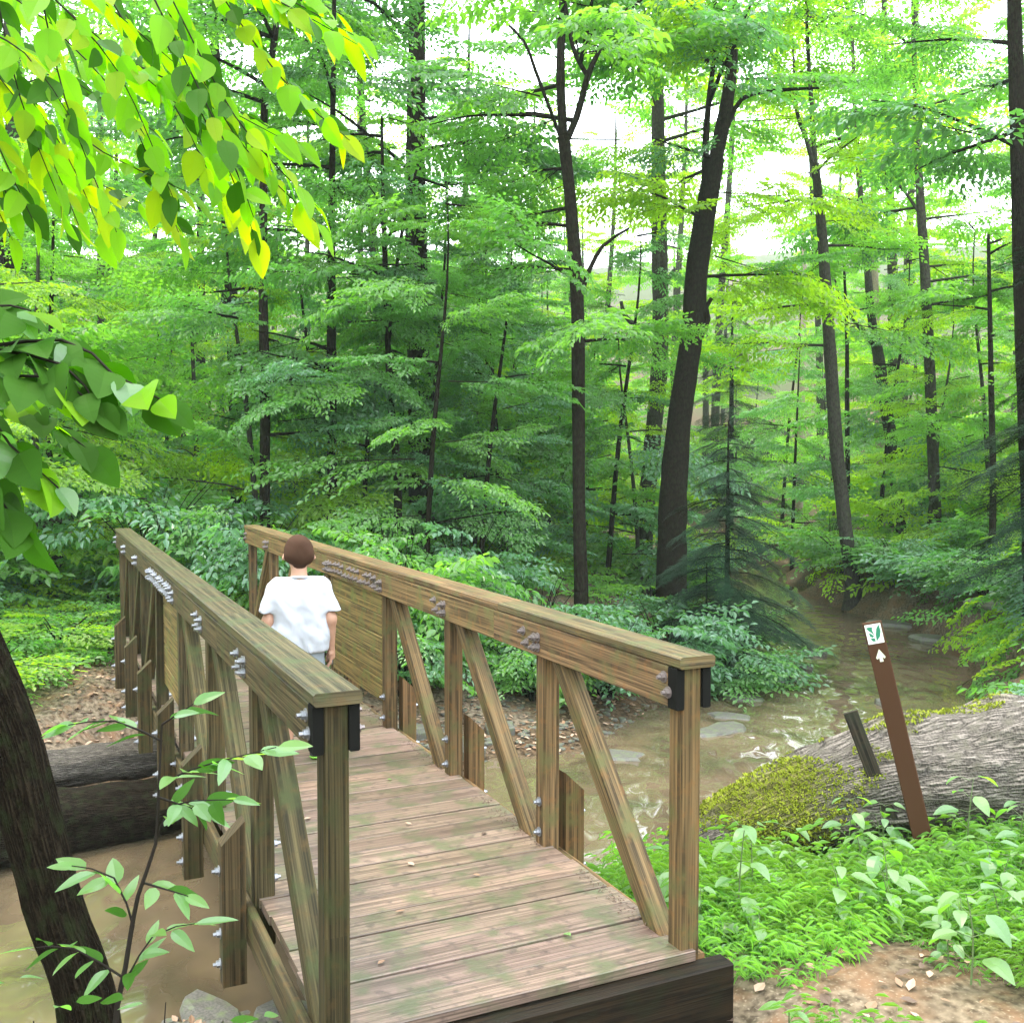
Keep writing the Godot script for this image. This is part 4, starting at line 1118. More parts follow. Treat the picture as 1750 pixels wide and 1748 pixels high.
	measured_tree("tall_maple", "thick brown trunk at the far left behind the overhanging leaves", [[[-0.21, 1.61, -24.41, 0.215], [-0.22, 5.39, -24.63, 0.202], [-0.22, 9.18, -24.83, 0.189], [-0.23, 11.70, -24.97, 0.164], [-0.22, 14.85, -25.14, 0.101]]], "bark_grey", [[7.0, 15.0, 12, 3.0, 0.3, 6, 1.2]], ["leaf_mid", "leaf_blue"])
	measured_tree("sapling", "very thin bare stem between the two tall right bank trunks", [[[17.33, 0.22, -18.33, 0.055], [17.37, 2.97, -18.47, 0.055], [17.40, 4.90, -18.56, 0.041], [17.35, 7.10, -18.70, 0.021]]], "bark_dark", [[3.5, 7.0, 5, 1.3, 0.3, 4, 0.8]], ["leaf_light"])
	measured_tree("sapling", "thin stem standing behind the drooping hemlock boughs at right", [[[15.33, 1.22, -12.69, 0.057], [15.34, 2.67, -12.77, 0.052], [15.34, 4.11, -12.84, 0.041], [15.35, 5.76, -12.93, 0.026]]], "bark_dark", [[3.8, 6.0, 6, 1.4, 0.3, 4, 0.8]], ["leaf_yellow", "leaf_mid"])
	measured_tree("sapling", "thin pale stem right of the large straight trunk", [[[7.81, 0.47, -18.38, 0.040], [7.88, 2.19, -18.45, 0.040], [7.97, 3.91, -18.50, 0.034], [8.07, 5.63, -18.55, 0.023]]], "bark_grey", [[2.2, 5.6, 8, 1.5, 0.2, 5, 0.9]], ["leaf_mid", "leaf_light"])
	measured_tree("sapling", "thin crooked stem in front of the large straight trunk's left", [[[4.68, 1.10, -15.46, 0.037], [4.74, 1.92, -15.48, 0.037], [4.72, 2.57, -15.52, 0.028], [4.45, 3.12, -15.68, 0.014]]], "bark_dark", [[1.6, 3.1, 6, 1.2, 0.2, 5, 0.8]], ["leaf_deep"])
	var st := thing("broken_stump", "grey broken stump with a leaning snapped limb at the left", "stump", Vector3(0.24, height(0.24, -15.83), -15.83))
	var g := st.position
	part(st, "trunk", tube([[0, -0.1, 0, 0.2], [-0.06, 0.83 - g.y, -0.06, 0.158], [-0.10, 1.29 - g.y, -0.11, 0.142]], 14, 0.1, 0.2, Color.WHITE, 0.4), M.bark_grey)
	part(st, "limb", tube([[0.05, 0.35 - g.y, 0.01, 0.085], [0.24, 0.70 - g.y, 0.08, 0.067], [0.47, 1.06 - g.y, 0.16, 0.056]], 9, 0.1, 0.12), M.bark_pale)

func hemlock(called: String, label: String, base: Vector3, h: float, reach: float, from_y: float, n: int, r: float, lean := Vector3.ZERO, only := Vector2(0, TAU)) -> Node3D:
	var t := thing(called, label, "tree", base)
	part(t, "trunk", tube([[0, -0.1, 0, r], [lean.x * 0.5, h * 0.5, lean.z * 0.5, r * 0.7], [lean.x, h, lean.z, 0.006]], 9, 0.3, 0.05, Color.WHITE, 0.3), M.bark_dark)
	var lists := [[], []]
	for i in n:
		var f := (i + rr(0, 1)) / n
		var y := lerpf(from_y, h * 0.98, f)
		var l := reach * pow(1.0 - (y - from_y) / (h - from_y), 0.75) * rr(0.75, 1.15) + 0.12
		var az := lerpf(only.x, only.y, fmod(i * 0.618 + rr(-0.05, 0.05), 1.0))
		var s := Vector3(lean.x, 0, lean.z) * (y / h) + Vector3(0, y, 0)
		var d := Vector3(cos(az), 0, sin(az))
		var pts := []
		for k in 4:
			var q := k / 3.0
			var p := s + d * l * q + Vector3.UP * l * (0.12 * q - 0.42 * q * q)
			pts.append([p.x, p.y, p.z, lerpf(0.006 + 0.007 * l, 0.003, q)])
		part(t, "limb", tube(pts, 5, 0.4, 0.0, Color.WHITE, 0.0, false), M.bark_dark)
		var z := d.cross(Vector3(rr(-0.12, 0.12), 1, rr(-0.12, 0.12))).normalized()
		lists[i % 2].append(Transform3D(Basis(d, z.cross(d), z).scaled(Vector3(l, l * rr(0.8, 1.2), l * rr(0.85, 1.15))), s))
	for k in 2: scatter(t, "crown", HEMLOCK[k], lists[k], null)
	return t

func make_conifers() -> void:
	rng.seed = 611
	hemlock("hemlock_tree", "young dark green hemlock standing at the stream bend", Vector3(8.58, height(8.58, -11.35), -11.35), 3.5, 1.2, 0.3, 52, 0.048, Vector3(0.08, 0, -0.12))
	hemlock("hemlock_sapling", "thin young hemlock stem close beside the larger young hemlock", Vector3(8.2, height(8.2, -11.3), -11.3), 1.5, 0.5, 0.5, 16, 0.022)
	hemlock("hemlock_tree", "large hemlock with drooping boughs filling the right edge", Vector3(11.3, height(11.3, -7.3), -7.3), 9.0, 2.0, 0.9, 80, 0.15)
	hemlock("hemlock_tree", "misty hemlock far behind the pale dead trunk", Vector3(20.5, height(20.5, -27.0), -27.0), 9.0, 2.4, 1.0, 40, 0.12)

# ------------------------------------------------------------------ woods behind
func proto_tree(tall: bool, sd: int, cols: Array, bark: String) -> Node3D:
	rng.seed = sd
	var t := thing("understory_tree" if not tall else "canopy_tree", "", "tree")
	var fans := []
	if tall:
		var h := rr(15, 19)
		var lx := rr(-0.8, 0.8); var lz := rr(-0.8, 0.8)
		part(t, "trunk", tube([[0, -0.5, 0, 0.2], [lx * 0.3, h * 0.35, lz * 0.3, 0.15], [lx, h * 0.75, lz, 0.09], [lx * 1.2, h, lz, 0.03]], 9, 0.9, 0.05, Color.WHITE, 0.4), M[bark])
		for i in 30:
			var f := (i + rr(0, 1)) / 30.0
			var y := lerpf(h * 0.22, h, f)
			var c := Vector3(lx * pow(y / h, 1.6), y, lz * pow(y / h, 1.6))
			leafy_limb(t, c, i * 2.4 + rr(-0.4, 0.4), rr(0.15, 0.5), lerpf(2.8, 1.2, f * f) * rr(0.8, 1.3), 0.045, fans, M[bark], 1.0, 1, i % 9 == 3)
	else:
		var h := rr(4.5, 7.0)
		var lx := rr(-0.5, 0.5); var lz := rr(-0.5, 0.5)
		part(t, "trunk", tube([[0, -0.3, 0, 0.055], [lx * 0.4, h * 0.4, lz * 0.4, 0.042], [lx, h * 0.8, lz, 0.02], [lx * 1.1, h, lz, 0.006]], 7, 0.6, 0.05, Color.WHITE, 0.3), M[bark])
		for i in 22:
			var f := (i + rr(0, 1)) / 22.0
			var y := lerpf(0.5, h, f)
			var c := Vector3(lx * y / h, y, lz * y / h)
			leafy_limb(t, c, i * 2.4 + rr(-0.4, 0.4), rr(0.0, 0.3), lerpf(1.9, 0.7, f * f) * rr(0.8, 1.25), 0.02, fans, M[bark], 1.0, 1, i % 9 == 3)
	crown(t, fans, cols, true, true)
	return t

func where_in_view(x: float, z: float) -> Vector2:   # bearing from the camera's axis in degrees, distance
	var a := rad_to_deg(atan2(x, -z)) - 25.1
	return Vector2(a, Vector2(x, z).length())

func make_background_trees() -> void:
	var low := [proto_tree(false, 701, ["leaf_mid", "leaf_light"], "bark_dark"), proto_tree(false, 702, ["leaf_blue", "leaf_mid"], "bark_dark"), proto_tree(false, 703, ["leaf_light", "leaf_yellow"], "bark_grey"), proto_tree(false, 704, ["leaf_deep", "leaf_blue"], "bark_dark")]
	var high := [proto_tree(true, 711, ["far_leaf_mid", "far_leaf_light"], "bark_dark"), proto_tree(true, 712, ["far_leaf_light", "far_leaf_yellow"], "bark_grey"), proto_tree(true, 713, ["far_leaf_blue", "far_leaf_mid"], "bark_grey"), proto_tree(true, 714, ["far_leaf_yellow", "far_leaf_mid"], "bark_dark")]
	rng.seed = 777
	var used := {}
	var spots := []
	# understory thicket beyond the stream
	var tries := 0
	while spots.size() < 56 and tries < 4000:
		tries += 1
		var a := rr(-36, 34); var d := sqrt(rr(12.5 * 12.5, 32.0 * 32.0))
		var b := deg_to_rad(a + 25.1)
		var x := sin(b) * d; var z := -cos(b) * d
		var q := stream_at(x, z)
		if q.x < 1.6: continue
		if q.y < 0 and q.x < 3.6 and x > 2.5: continue
		if a > 1 and a < 10 and d < 16.5: continue     # leave the hemlock free
		if absf(x - 1.46) < 1.6 and z > -14.0: continue
		if a > 12 and d < 19: continue
		var ok := true
		for s in spots: if Vector2(s[0] - x, s[1] - z).length() < 1.7: ok = false
		if ok: spots.append([x, z, 0, a, d])
	for q in [[9.6, -16.4], [11.0, -20.4], [8.2, -17.6], [10.2, -24.0], [12.6, -28.0], [15.4, -32.0], [13.2, -23.6], [7.4, -21.0], [16.6, -28.5], [17.5, -20.5], [10.8, -17.0], [20.0, -35.0], [14.0, -38.0], [22.6, -27.0], [23.8, -31.0], [21.4, -32.5], [26.0, -33.0]]:
		var b := where_in_view(q[0], q[1])
		spots.append([q[0], q[1], 0, b.x, b.y])
	var nlow := spots.size()
	for q in [[21.0, -36.4], [26.8, -39.8], [24.6, -33.6], [30.8, -34.2], [30.2, -29.2], [19.7, -41.0], [14.2, -35.2]]:
		var b := where_in_view(q[0], q[1])
		spots.append([q[0], q[1], 1, b.x, b.y])
	tries = 0
	while spots.size() < nlow + 45 and tries < 6000:
		tries += 1
		var a := rr(-38, 38); var d := sqrt(rr(20.0 * 20.0, 66.0 * 66.0))
		var b := deg_to_rad(a + 25.1)
		var x := sin(b) * d; var z := -cos(b) * d
		if stream_at(x, z).x < 1.5: continue
		if a > 4 and d < 34 and rng.randf() < 0.75: continue
		if a > 12 and rng.randf() < 0.5: continue      # thinner canopy above the stream
		var ok := true
		for s in spots: if s[2] == 1 and Vector2(s[0] - x, s[1] - z).length() < 3.4: ok = false
		if ok: spots.append([x, z, 1, a, d])
	var placed := []
	for s in spots:
		var fam: Array = high if s[2] == 1 else low
		var k := rng.randi() % 4
		if s[3] > 3 and rng.randf() < 0.6: k = 1 if s[2] == 1 else 2
		var key: int = s[2] * 4 + k
		var where := "beyond the bridge's left rail"
		if s[3] > -18: where = "behind the person"
		if s[3] > -6: where = "behind the bridge's right rail"
		if s[3] > 4: where = "behind the young hemlock"
		if s[3] > 13: where = "beyond the trail marker"
		var far := "nearest" if s[4] < 19 else ("middle-distance" if s[4] < 29 else ("distant" if s[4] < 44 else "farthest"))
		var tone: String = ["mid green", "yellow green" if s[2] == 1 else "blue green", "blue green" if s[2] == 1 else "yellow green", "warm green" if s[2] == 1 else "dark green"][k]
		var lab := "%s %s %s %s" % [far, tone, "canopy tree" if s[2] == 1 else "low tree", where]
		var grp: String = "%s %s" % ["canopy trees" if s[2] == 1 else "understory trees", where]
		var t: Node3D = fam[k]
		if used.has(key): t = copy(fam[k], lab, grp)
		else:
			used[key] = true
			t.set_meta("label", lab); t.set_meta("group", grp)
		t.position = Vector3(s[0], height(s[0], s[1]), s[1])
		t.rotation.y = rr(0, TAU)
		var sc := rr(0.8, 1.2)
		t.scale = Vector3.ONE * sc
		placed.append(t)
	tell_apart(placed)
	for q in [[-5.5, -1.5, 0, "left of the near bank"], [-6.5, -8.5, 2, "left of the dark sunken log"]]:
		var t := copy(high[q[2]], "tall shading canopy tree " + q[3], "canopy trees over the near bank")
		t.position = on(q[0], q[1]); t.rotation.y = rr(0, TAU); t.scale = Vector3.ONE * rr(0.75, 0.9)
	for k in 4:
		if not used.has(k): low[k].queue_free(); remove_child(low[k])
		if not used.has(4 + k): remove_child(high[k])

# ------------------------------------------------------------------ shrubs
var SHRUB := []
func make_shrub(label: String, cols: Array, at: Vector3, h: float, w: float, n: int, _size: float, sd: int, group := "") -> Node3D:
	if SHRUB.size() == 0:
		for q in 4:
			rng.seed = 830 + q
			var halves := [[], []]
			for i in 13:
				var az := i * 2.4 + rr(-0.5, 0.5)
				var top := rr(0.5, 1.0); var out := rr(0.2, 0.8)
				for k in 4:
					var f := rr(0.3, 1.0)
					var an := az + rr(-1.4, 1.4)
					var x := Vector3(cos(an), rr(-0.2, 0.35), sin(an)).normalized()
					var z := x.cross(Vector3(rr(-0.35, 0.35), 1, rr(-0.35, 0.35))).normalized()
					halves[(i + k) % 2].append(Transform3D(Basis(x, z.cross(x), z).scaled(Vector3.ONE * rr(0.42, 0.7)), Vector3(cos(az) * out * f * f, top * f, sin(az) * out * f * f)))
			SHRUB.append([joined(FAN, halves[0]), joined(FAN, halves[1])])
	rng.seed = sd
	var t := thing("shrub", label, "shrub", at, 0, group)
	for i in n:
		var az := i * 2.4 + rr(-0.5, 0.5)
		var top := h * rr(0.55, 1.0); var out := w * rr(0.2, 0.75)
		var tip := Vector3(cos(az) * out, top, sin(az) * out)
		part(t, "stem", tube([[cos(az) * 0.05, -0.08, sin(az) * 0.05, 0.013], [tip.x * 0.35, top * 0.55, tip.z * 0.35, 0.009], [tip.x, tip.y, tip.z, 0.003]], 5, 0.3, 0.0, Color.WHITE, 0.0, false), M.bark_dark)
	var which := rng.randi() % 4; var turn := rr(0, TAU)
	for k in 2:
		part(t, "crown", leaf_colour(SHRUB[which][k], cols[k]), null, Transform3D(Basis(Vector3.UP, turn).scaled(Vector3(w, h, w)), Vector3.ZERO)).set_meta("kind", "stuff")
	return t

func on(x: float, z: float) -> Vector3: return Vector3(x, height(x, z), z)

func make_shrubs() -> void:
	make_shrub("bright spreading shrub just behind the bridge's right rail", ["leaf_light", "leaf_mid"], on(3.9, -11.4), 1.55, 1.2, 16, 0.75, 801)
	make_shrub("bright bushy shrub right of the large straight trunk", ["leaf_mid", "leaf_blue"], on(5.0, -12.2), 1.5, 1.2, 14, 0.8, 802)
	make_shrub("dense green shrub left of the forked tree's foot", ["leaf_mid", "leaf_blue"], on(5.6, -11.2), 1.2, 1.1, 14, 0.7, 803)
	make_shrub("dark low shrub hanging over the gravel bar", ["leaf_deep", "leaf_blue"], on(6.0, -10.2), 1.0, 1.1, 16, 0.6, 804)
	make_shrub("dark green shrub between forked tree and hemlock", ["leaf_deep", "leaf_blue"], on(7.3, -11.0), 1.1, 1.1, 16, 0.65, 805)
	make_shrub("low shrub reaching over the stream below the hemlock", ["leaf_deep", "leaf_mid"], on(7.8, -10.3), 0.75, 1.0, 14, 0.55, 806)
	make_shrub("green shrub seen through the bridge's right truss", ["leaf_mid", "leaf_deep"], on(3.6, -10.4), 0.95, 0.9, 14, 0.55, 807)
	make_shrub("shaded shrub under the bridge's planked panel", ["leaf_deep", "leaf_mid"], on(3.0, -10.9), 0.9, 0.8, 12, 0.55, 808)
	make_shrub("small leafy shrub above the flat green stone", ["leaf_light", "leaf_mid"], on(5.1, -10.3), 0.75, 0.8, 12, 0.5, 809)
	make_shrub("pale leafy shrub behind the bridge's far left end", ["leaf_blue", "leaf_light"], on(2.5, -13.0), 1.5, 1.2, 12, 0.8, 810)
	make_shrub("broad shrub filling the gap between the bridge rails", ["leaf_blue", "leaf_mid"], on(1.3, -13.9), 1.7, 1.4, 14, 0.85, 811)
	make_shrub("yellow green fern clump left of the bridge's far end", ["leaf_yellow", "leaf_light"], on(0.2, -11.8), 0.5, 0.8, 12, 0.5, 812)
	make_shrub("leafy shrub beside the broken stump", ["leaf_blue", "leaf_light"], on(-0.9, -14.0), 1.3, 1.3, 14, 0.8, 813)
	make_shrub("low bright undergrowth shrub on the leaf littered left bank", ["leaf_light", "leaf_yellow"], on(-0.5, -10.6), 0.5, 0.9, 12, 0.5, 814)
	make_shrub("tall pale shrub at the left edge behind the dark broad leaves", ["leaf_blue", "leaf_mid"], on(-1.2, -16.5), 2.6, 1.6, 16, 1.0, 815)
	make_shrub("dark shrub on the undercut right bank", ["leaf_deep", "leaf_mid"], on(13.2, -11.0), 0.8, 1.1, 14, 0.6, 816)
	make_shrub("shaded bank shrub below the tall right trunk", ["leaf_deep", "leaf_blue"], on(14.2, -12.6), 0.8, 1.2, 14, 0.65, 817)
	make_shrub("dark shrub at the foot of the stream bend trunk", ["leaf_deep", "leaf_mid"], on(14.6, -14.2), 0.8, 1.2, 14, 0.65, 818)
	make_shrub("green shrub on the bank right of the marker post", ["leaf_mid", "leaf_deep"], on(12.3, -9.3), 0.9, 1.0, 14, 0.6, 819)
	make_shrub("light green shrub high on the far right bank", ["leaf_light", "leaf_mid"], on(16.5, -13.0), 1.2, 1.4, 14, 0.8, 820)
	make_shrub("bright bank shrub beyond the stream bend", ["leaf_yellow", "leaf_light"], on(16.0, -17.5), 1.2, 1.5, 14, 0.8, 821)
	make_shrub("bright shrub across the water behind the hemlock's right side", ["leaf_light", "leaf_mid"], on(11.0, -16.9), 1.3, 1.4, 14, 0.8, 824)
	make_shrub("green shrub on the far bank where the stream disappears", ["leaf_yellow", "leaf_light"], on(12.6, -19.4), 1.3, 1.5, 14, 0.8, 825)
	make_shrub("shrub around the foot of the tall stream bend trunk", ["leaf_mid", "leaf_light"], on(14.7, -15.6), 0.9, 1.2, 14, 0.7, 826)
	make_shrub("low shrub right of the hemlock over the water", ["leaf_mid", "leaf_deep"], on(9.6, -12.9), 0.7, 1.0, 14, 0.6, 827)
	make_shrub("small shrub with pointed leaves at the right edge above the log", ["leaf_herb", "leaf_blue"], on(7.6, -5.3), 0.75, 0.55, 9, 0.5, 822)
	make_shrub("bright fern-like shrub behind the log at the right edge", ["leaf_light", "leaf_herb"], on(8.6, -5.9), 0.6, 0.6, 9, 0.45, 823)

# ------------------------------------------------------------------ foreground branches with single leaves
func big_leaf(wide: float, bend: float, fold: float, sd: int) -> ArrayMesh:   # unit length along +X, 28 triangles
	rng.seed = sd
	var v := PackedVector3Array(); var ix := PackedInt32Array()
	var n := 7
	for i in n + 1:
		var t := float(i) / n
		var w := wide * 0.5 * pow(sin(PI * pow(t, 0.78)), 0.8) * (1.0 - 0.18 * t)
		if i == 0 or i == n: w = 0.004
		var y := -bend * t * t + 0.02 * sin(t * 5 + sd)
		v.append(Vector3(t, y + w * fold, -w + rr(-0.008, 0.008))); v.append(Vector3(t, y, 0)); v.append(Vector3(t, y + w * fold, w + rr(-0.008, 0.008)))
	for i in n:
		var k := i * 3
		for j in 2: ix.append_array([k + j, k + j + 1, k + j + 3, k + j + 1, k + j + 4, k + j + 3])
	return mesh_of(arrays(v, ix))

func leaves_along(tree: Node3D, line: Array, origin: Vector3, meshes: Array, mats: Array, gap: float, size: float, sag: float, start := 0.12, tilt := 0.5, into = null) -> void:
	var total := 0.0
	for i in line.size() - 1: total += V(line[i]).distance_to(V(line[i + 1]))
	var q := total * start; var sg := 1.0
	while q < total:
		var rest := q; var p := V(line[0]); var d := Vector3.RIGHT
		for i in line.size() - 1:
			var a := V(line[i]); var b := V(line[i + 1]); var l := a.distance_to(b)
			if rest <= l or i == line.size() - 2:
				p = a.lerp(b, minf(1.0, rest / l)); d = (b - a).normalized()
				break
			rest -= l
		var flat := Vector3.UP.cross(d).normalized()
		var ld := (d * rr(0.35, 0.9) + flat * sg * rr(0.35, 0.9) + Vector3.DOWN * rr(0.0, sag) + Vector3(rr(-0.25, 0.25), 0, rr(-0.25, 0.25))).normalized()
		if q + gap >= total: ld = (d + Vector3.DOWN * sag * 0.4).normalized()
		var up := Vector3(rr(-tilt, tilt), 1, rr(-tilt, tilt) + tilt * 0.35)
		var z := ld.cross(up).normalized()
		var s := size * rr(0.72, 1.18)
		var tr := Transform3D(Basis(ld, z.cross(ld), z).scaled(Vector3.ONE * s), p - origin + ld * 0.006)
		if into != null: into[rng.randi() % into.size()].append(tr)
		else: part(tree, "leaf", meshes[rng.randi() % meshes.size()], mats[rng.randi() % mats.size()], tr)
		sg = -sg; q += gap * rr(0.75, 1.25)

func twig_line(tree: Node3D, called: String, line: Array, origin: Vector3, r0: float, r1: float, m: Material) -> void:
	var pts := []
	for i in line.size():
		var p := V(line[i]) - origin
		pts.append([p.x, p.y, p.z, lerpf(r0, r1, float(i) / (line.size() - 1))])
	part(tree, called, tube(pts, 6, 0.08, 0.0, Color.WHITE, 0.0, false), m)

func make_foreground() -> void:
	rng.seed = 901
	var ovate := [big_leaf(0.56, 0.18, 0.22, 1), big_leaf(0.62, 0.3, 0.15, 2), big_leaf(0.5, 0.08, 0.3, 3)]
	var round_leaf := [big_leaf(0.85, 0.22, 0.18, 4), big_leaf(0.78, 0.35, 0.1, 5), big_leaf(0.9, 0.12, 0.25, 6)]
	var lance := [big_leaf(0.40, 0.2, 0.25, 7), big_leaf(0.36, 0.3, 0.2, 8), big_leaf(0.45, 0.12, 0.2, 9)]
	# leaning dark tree with the bright overhanging branch
	rng.seed = 902
	var gx := 0.16; var gz := -2.8
	var t := thing("leaning_tree", "dark leaning trunk in the left foreground with bright overhanging leaves", "tree", on(gx, gz))
	var o := t.position
	part(t, "trunk", tube([[0.0, -0.15, 0.0, 0.095], [0.13 - o.x, -0.02 - o.y, -2.83 - o.z, 0.081], [0.09 - o.x, 0.35 - o.y, -2.87 - o.z, 0.074], [0.03 - o.x, 0.56 - o.y, -2.91 - o.z, 0.071], [-0.03 - o.x, 0.81 - o.y, -2.95 - o.z, 0.074], [-0.08 - o.x, 1.04 - o.y, -2.98 - o.z, 0.076], [-0.16 - o.x, 1.28 - o.y, -3.01 - o.z, 0.074], [-0.32 - o.x, 1.75 - o.y, -3.02 - o.z, 0.068], [-0.5 - o.x, 2.4 - o.y, -2.95 - o.z, 0.058], [-0.62 - o.x, 3.3 - o.y, -2.9 - o.z, 0.045], [-0.7 - o.x, 4.6 - o.y, -2.9 - o.z, 0.02]], 18, 0.06, 0.12, Color(0.7, 0.7, 0.62), 0.0), M.bark_dark)
	for lim in [[[-0.55, 2.7, -2.92], [-0.35, 2.95, -2.7], [0.0, 3.0, -2.5], [0.35, 2.99, -2.45]], [[-0.58, 2.9, -2.92], [-0.4, 3.0, -2.85], [-0.1, 2.96, -2.86], [0.14, 2.95, -2.66]], [[-0.52, 2.5, -2.94], [-0.35, 2.62, -2.75], [-0.14, 2.66, -2.5], [0.02, 2.8, -2.27]]]:
		twig_line(t, "limb", lim, o, 0.016, 0.005, M.bark_dark)
	var behind := [[], [], []]
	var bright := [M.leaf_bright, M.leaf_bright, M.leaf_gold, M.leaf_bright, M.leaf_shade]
	for tw in [[[0.16, 2.91, -2.42], [0.43, 2.76, -2.23], [0.63, 2.61, -2.07]], [[0.31, 2.97, -2.46], [0.50, 2.62, -2.30], [0.63, 2.45, -2.17]], [[0.24, 2.82, -2.30], [0.39, 2.47, -2.18], [0.56, 2.29, -2.15]], [[0.22, 2.72, -2.2], [0.36, 2.40, -2.13], [0.42, 2.26, -2.15]],
		[[0.14, 2.93, -2.65], [0.31, 2.58, -2.50], [0.40, 2.34, -2.39]], [[0.04, 2.78, -2.47], [0.18, 2.60, -2.39], [0.29, 2.31, -2.33]], [[0.02, 2.75, -2.26], [0.07, 2.47, -2.22], [0.16, 2.22, -2.22]], [[-0.12, 2.72, -2.6], [0.02, 2.51, -2.58], [0.10, 2.28, -2.47]],
		[[-0.14, 2.66, -2.5], [-0.05, 2.40, -2.38], [0.01, 2.25, -2.34]], [[-0.10, 2.95, -2.86], [0.10, 2.78, -2.72], [0.30, 2.62, -2.56]], [[0.02, 2.78, -2.26], [0.17, 2.66, -2.24], [0.31, 2.55, -2.22]], [[-0.12, 2.66, -2.4], [-0.00, 2.54, -2.20], [0.08, 2.43, -2.21]],
		[[0.34, 2.98, -2.45], [0.52, 2.85, -2.36], [0.64, 2.74, -2.24]], [[-0.17, 2.6, -2.55], [-0.05, 2.36, -2.49], [-0.03, 2.30, -2.48]], [[0.19, 2.67, -2.50], [0.34, 2.57, -2.37], [0.49, 2.46, -2.24]], [[0.07, 2.57, -2.67], [0.16, 2.47, -2.56], [0.34, 2.36, -2.42]]]:
		twig_line(t, "twig", tw, o, 0.0022, 0.0009, M.stem_dark)
		leaves_along(t, tw, o, ovate, bright, 0.0265, 0.08, 0.55, 0.1, 1.1)
		var off := Vector3(rr(-0.09, 0.09), rr(-0.05, 0.05), rr(-0.25, -0.05))
		var tw2 := []
		for q in tw: tw2.append([q[0] + off.x, q[1] + off.y, q[2] + off.z])
		twig_line(t, "twig", tw2, o, 0.002, 0.0009, M.stem_dark)
		leaves_along(t, tw2, o, ovate, bright, 0.026, 0.08, 0.55, 0.05, 1.1, behind)
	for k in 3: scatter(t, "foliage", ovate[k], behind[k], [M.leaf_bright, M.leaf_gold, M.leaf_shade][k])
	# its upper crown, out of the picture
	var fans := []
	for i in 9: leafy_limb(t, Vector3(-0.68 - o.x, 3.6 + i * 0.1 - o.y, -2.9 - o.z), 2.0 + i * 0.35, 0.25, rr(1.0, 1.7), 0.014, fans, M.bark_dark, 1.0, 1)
	crown(t, fans, ["leaf_mid"])
	# darker broad leaves lower down on the left
	rng.seed = 903
	var sh := thing("broadleaf_shrub", "dark broad leaved branch reaching in from the left edge", "shrub", on(-0.42, -2.15))
	o = sh.position
	twig_line(sh, "stem", [[-0.42, o.y - 0.1, -2.15], [-0.38, 0.8, -2.15], [-0.32, 1.5, -2.16], [-0.2, 1.95, -2.17]], o, 0.018, 0.009, M.bark_dark)
	for br in [[[-0.2, 1.95, -2.17], [0.05, 1.98, -2.04], [0.13, 1.92, -1.99], [0.23, 1.86, -1.94]], [[-0.22, 1.9, -2.16], [0.01, 1.91, -2.00], [0.11, 1.85, -1.95]], [[-0.25, 1.82, -2.17], [-0.12, 1.93, -2.28], [0.00, 1.86, -2.21], [0.10, 1.78, -2.17]], [[-0.28, 1.7, -2.16], [-0.11, 1.86, -2.16], [-0.04, 1.79, -2.12], [0.04, 1.71, -2.08]], [[-0.3, 1.6, -2.16], [-0.12, 1.75, -2.15], [-0.06, 1.69, -2.12], [-0.02, 1.63, -2.10]], [[-0.1, 1.97, -2.1], [0.05, 1.93, -1.98], [0.10, 1.86, -1.95]], [[-0.2, 1.95, -2.17], [-0.08, 2.04, -2.1], [0.0, 2.03, -2.04]]]:
		twig_line(sh, "twig", br, o, 0.004, 0.0015, M.stem_dark)
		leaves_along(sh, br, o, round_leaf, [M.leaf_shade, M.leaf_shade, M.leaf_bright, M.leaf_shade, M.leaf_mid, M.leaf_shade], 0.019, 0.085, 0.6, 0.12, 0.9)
	# sapling in the lower left
	rng.seed = 904
	var sp := thing("maple_sapling", "thin dark sapling with glossy pointed leaves left of the bridge", "sapling", on(0.12, -2.51))
	o = sp.position
	twig_line(sp, "stem", [[0.12, o.y - 0.08, -2.51], [0.14, 0.37, -2.51], [0.17, 0.57, -2.51], [0.20, 0.74, -2.50], [0.24, 0.86, -2.49], [0.25, 0.99, -2.50], [0.26, 1.14, -2.50]], o, 0.0085, 0.0022, M.stem_dark)
	for br in [[[0.25, 0.99, -2.50], [0.29, 1.04, -2.42], [0.35, 1.08, -2.34], [0.47, 1.13, -2.23]], [[0.25, 0.97, -2.49], [0.30, 0.95, -2.47], [0.36, 0.93, -2.44]], [[0.24, 0.86, -2.49], [0.28, 0.95, -2.48], [0.40, 0.98, -2.37]], [[0.19, 0.66, -2.51], [0.15, 0.78, -2.53], [0.06, 0.81, -2.57]], [[0.21, 0.77, -2.50], [0.30, 0.76, -2.40]], [[0.15, 0.50, -2.51], [0.23, 0.64, -2.49], [0.32, 0.67, -2.45]], [[0.26, 1.10, -2.50], [0.16, 1.15, -2.54], [0.06, 1.14, -2.59]], [[0.26, 1.14, -2.50], [0.33, 1.19, -2.47]], [[0.16, 0.55, -2.51], [0.06, 0.62, -2.55], [-0.02, 0.63, -2.57]]]:
		twig_line(sp, "twig", br, o, 0.003, 0.0012, M.stem_dark)
		leaves_along(sp, br, o, lance, [M.leaf_shade, M.leaf_mid, M.leaf_light], 0.023, 0.088, 0.3, 0.15, 0.7)
	var lowp := [[-0.02, -2.1, 0.95], [0.2, -2.3, 0.8], [0.36, -2.7, 0.55], [0.5, -2.95, 0.4], [-0.12, -2.4, 1.0]]
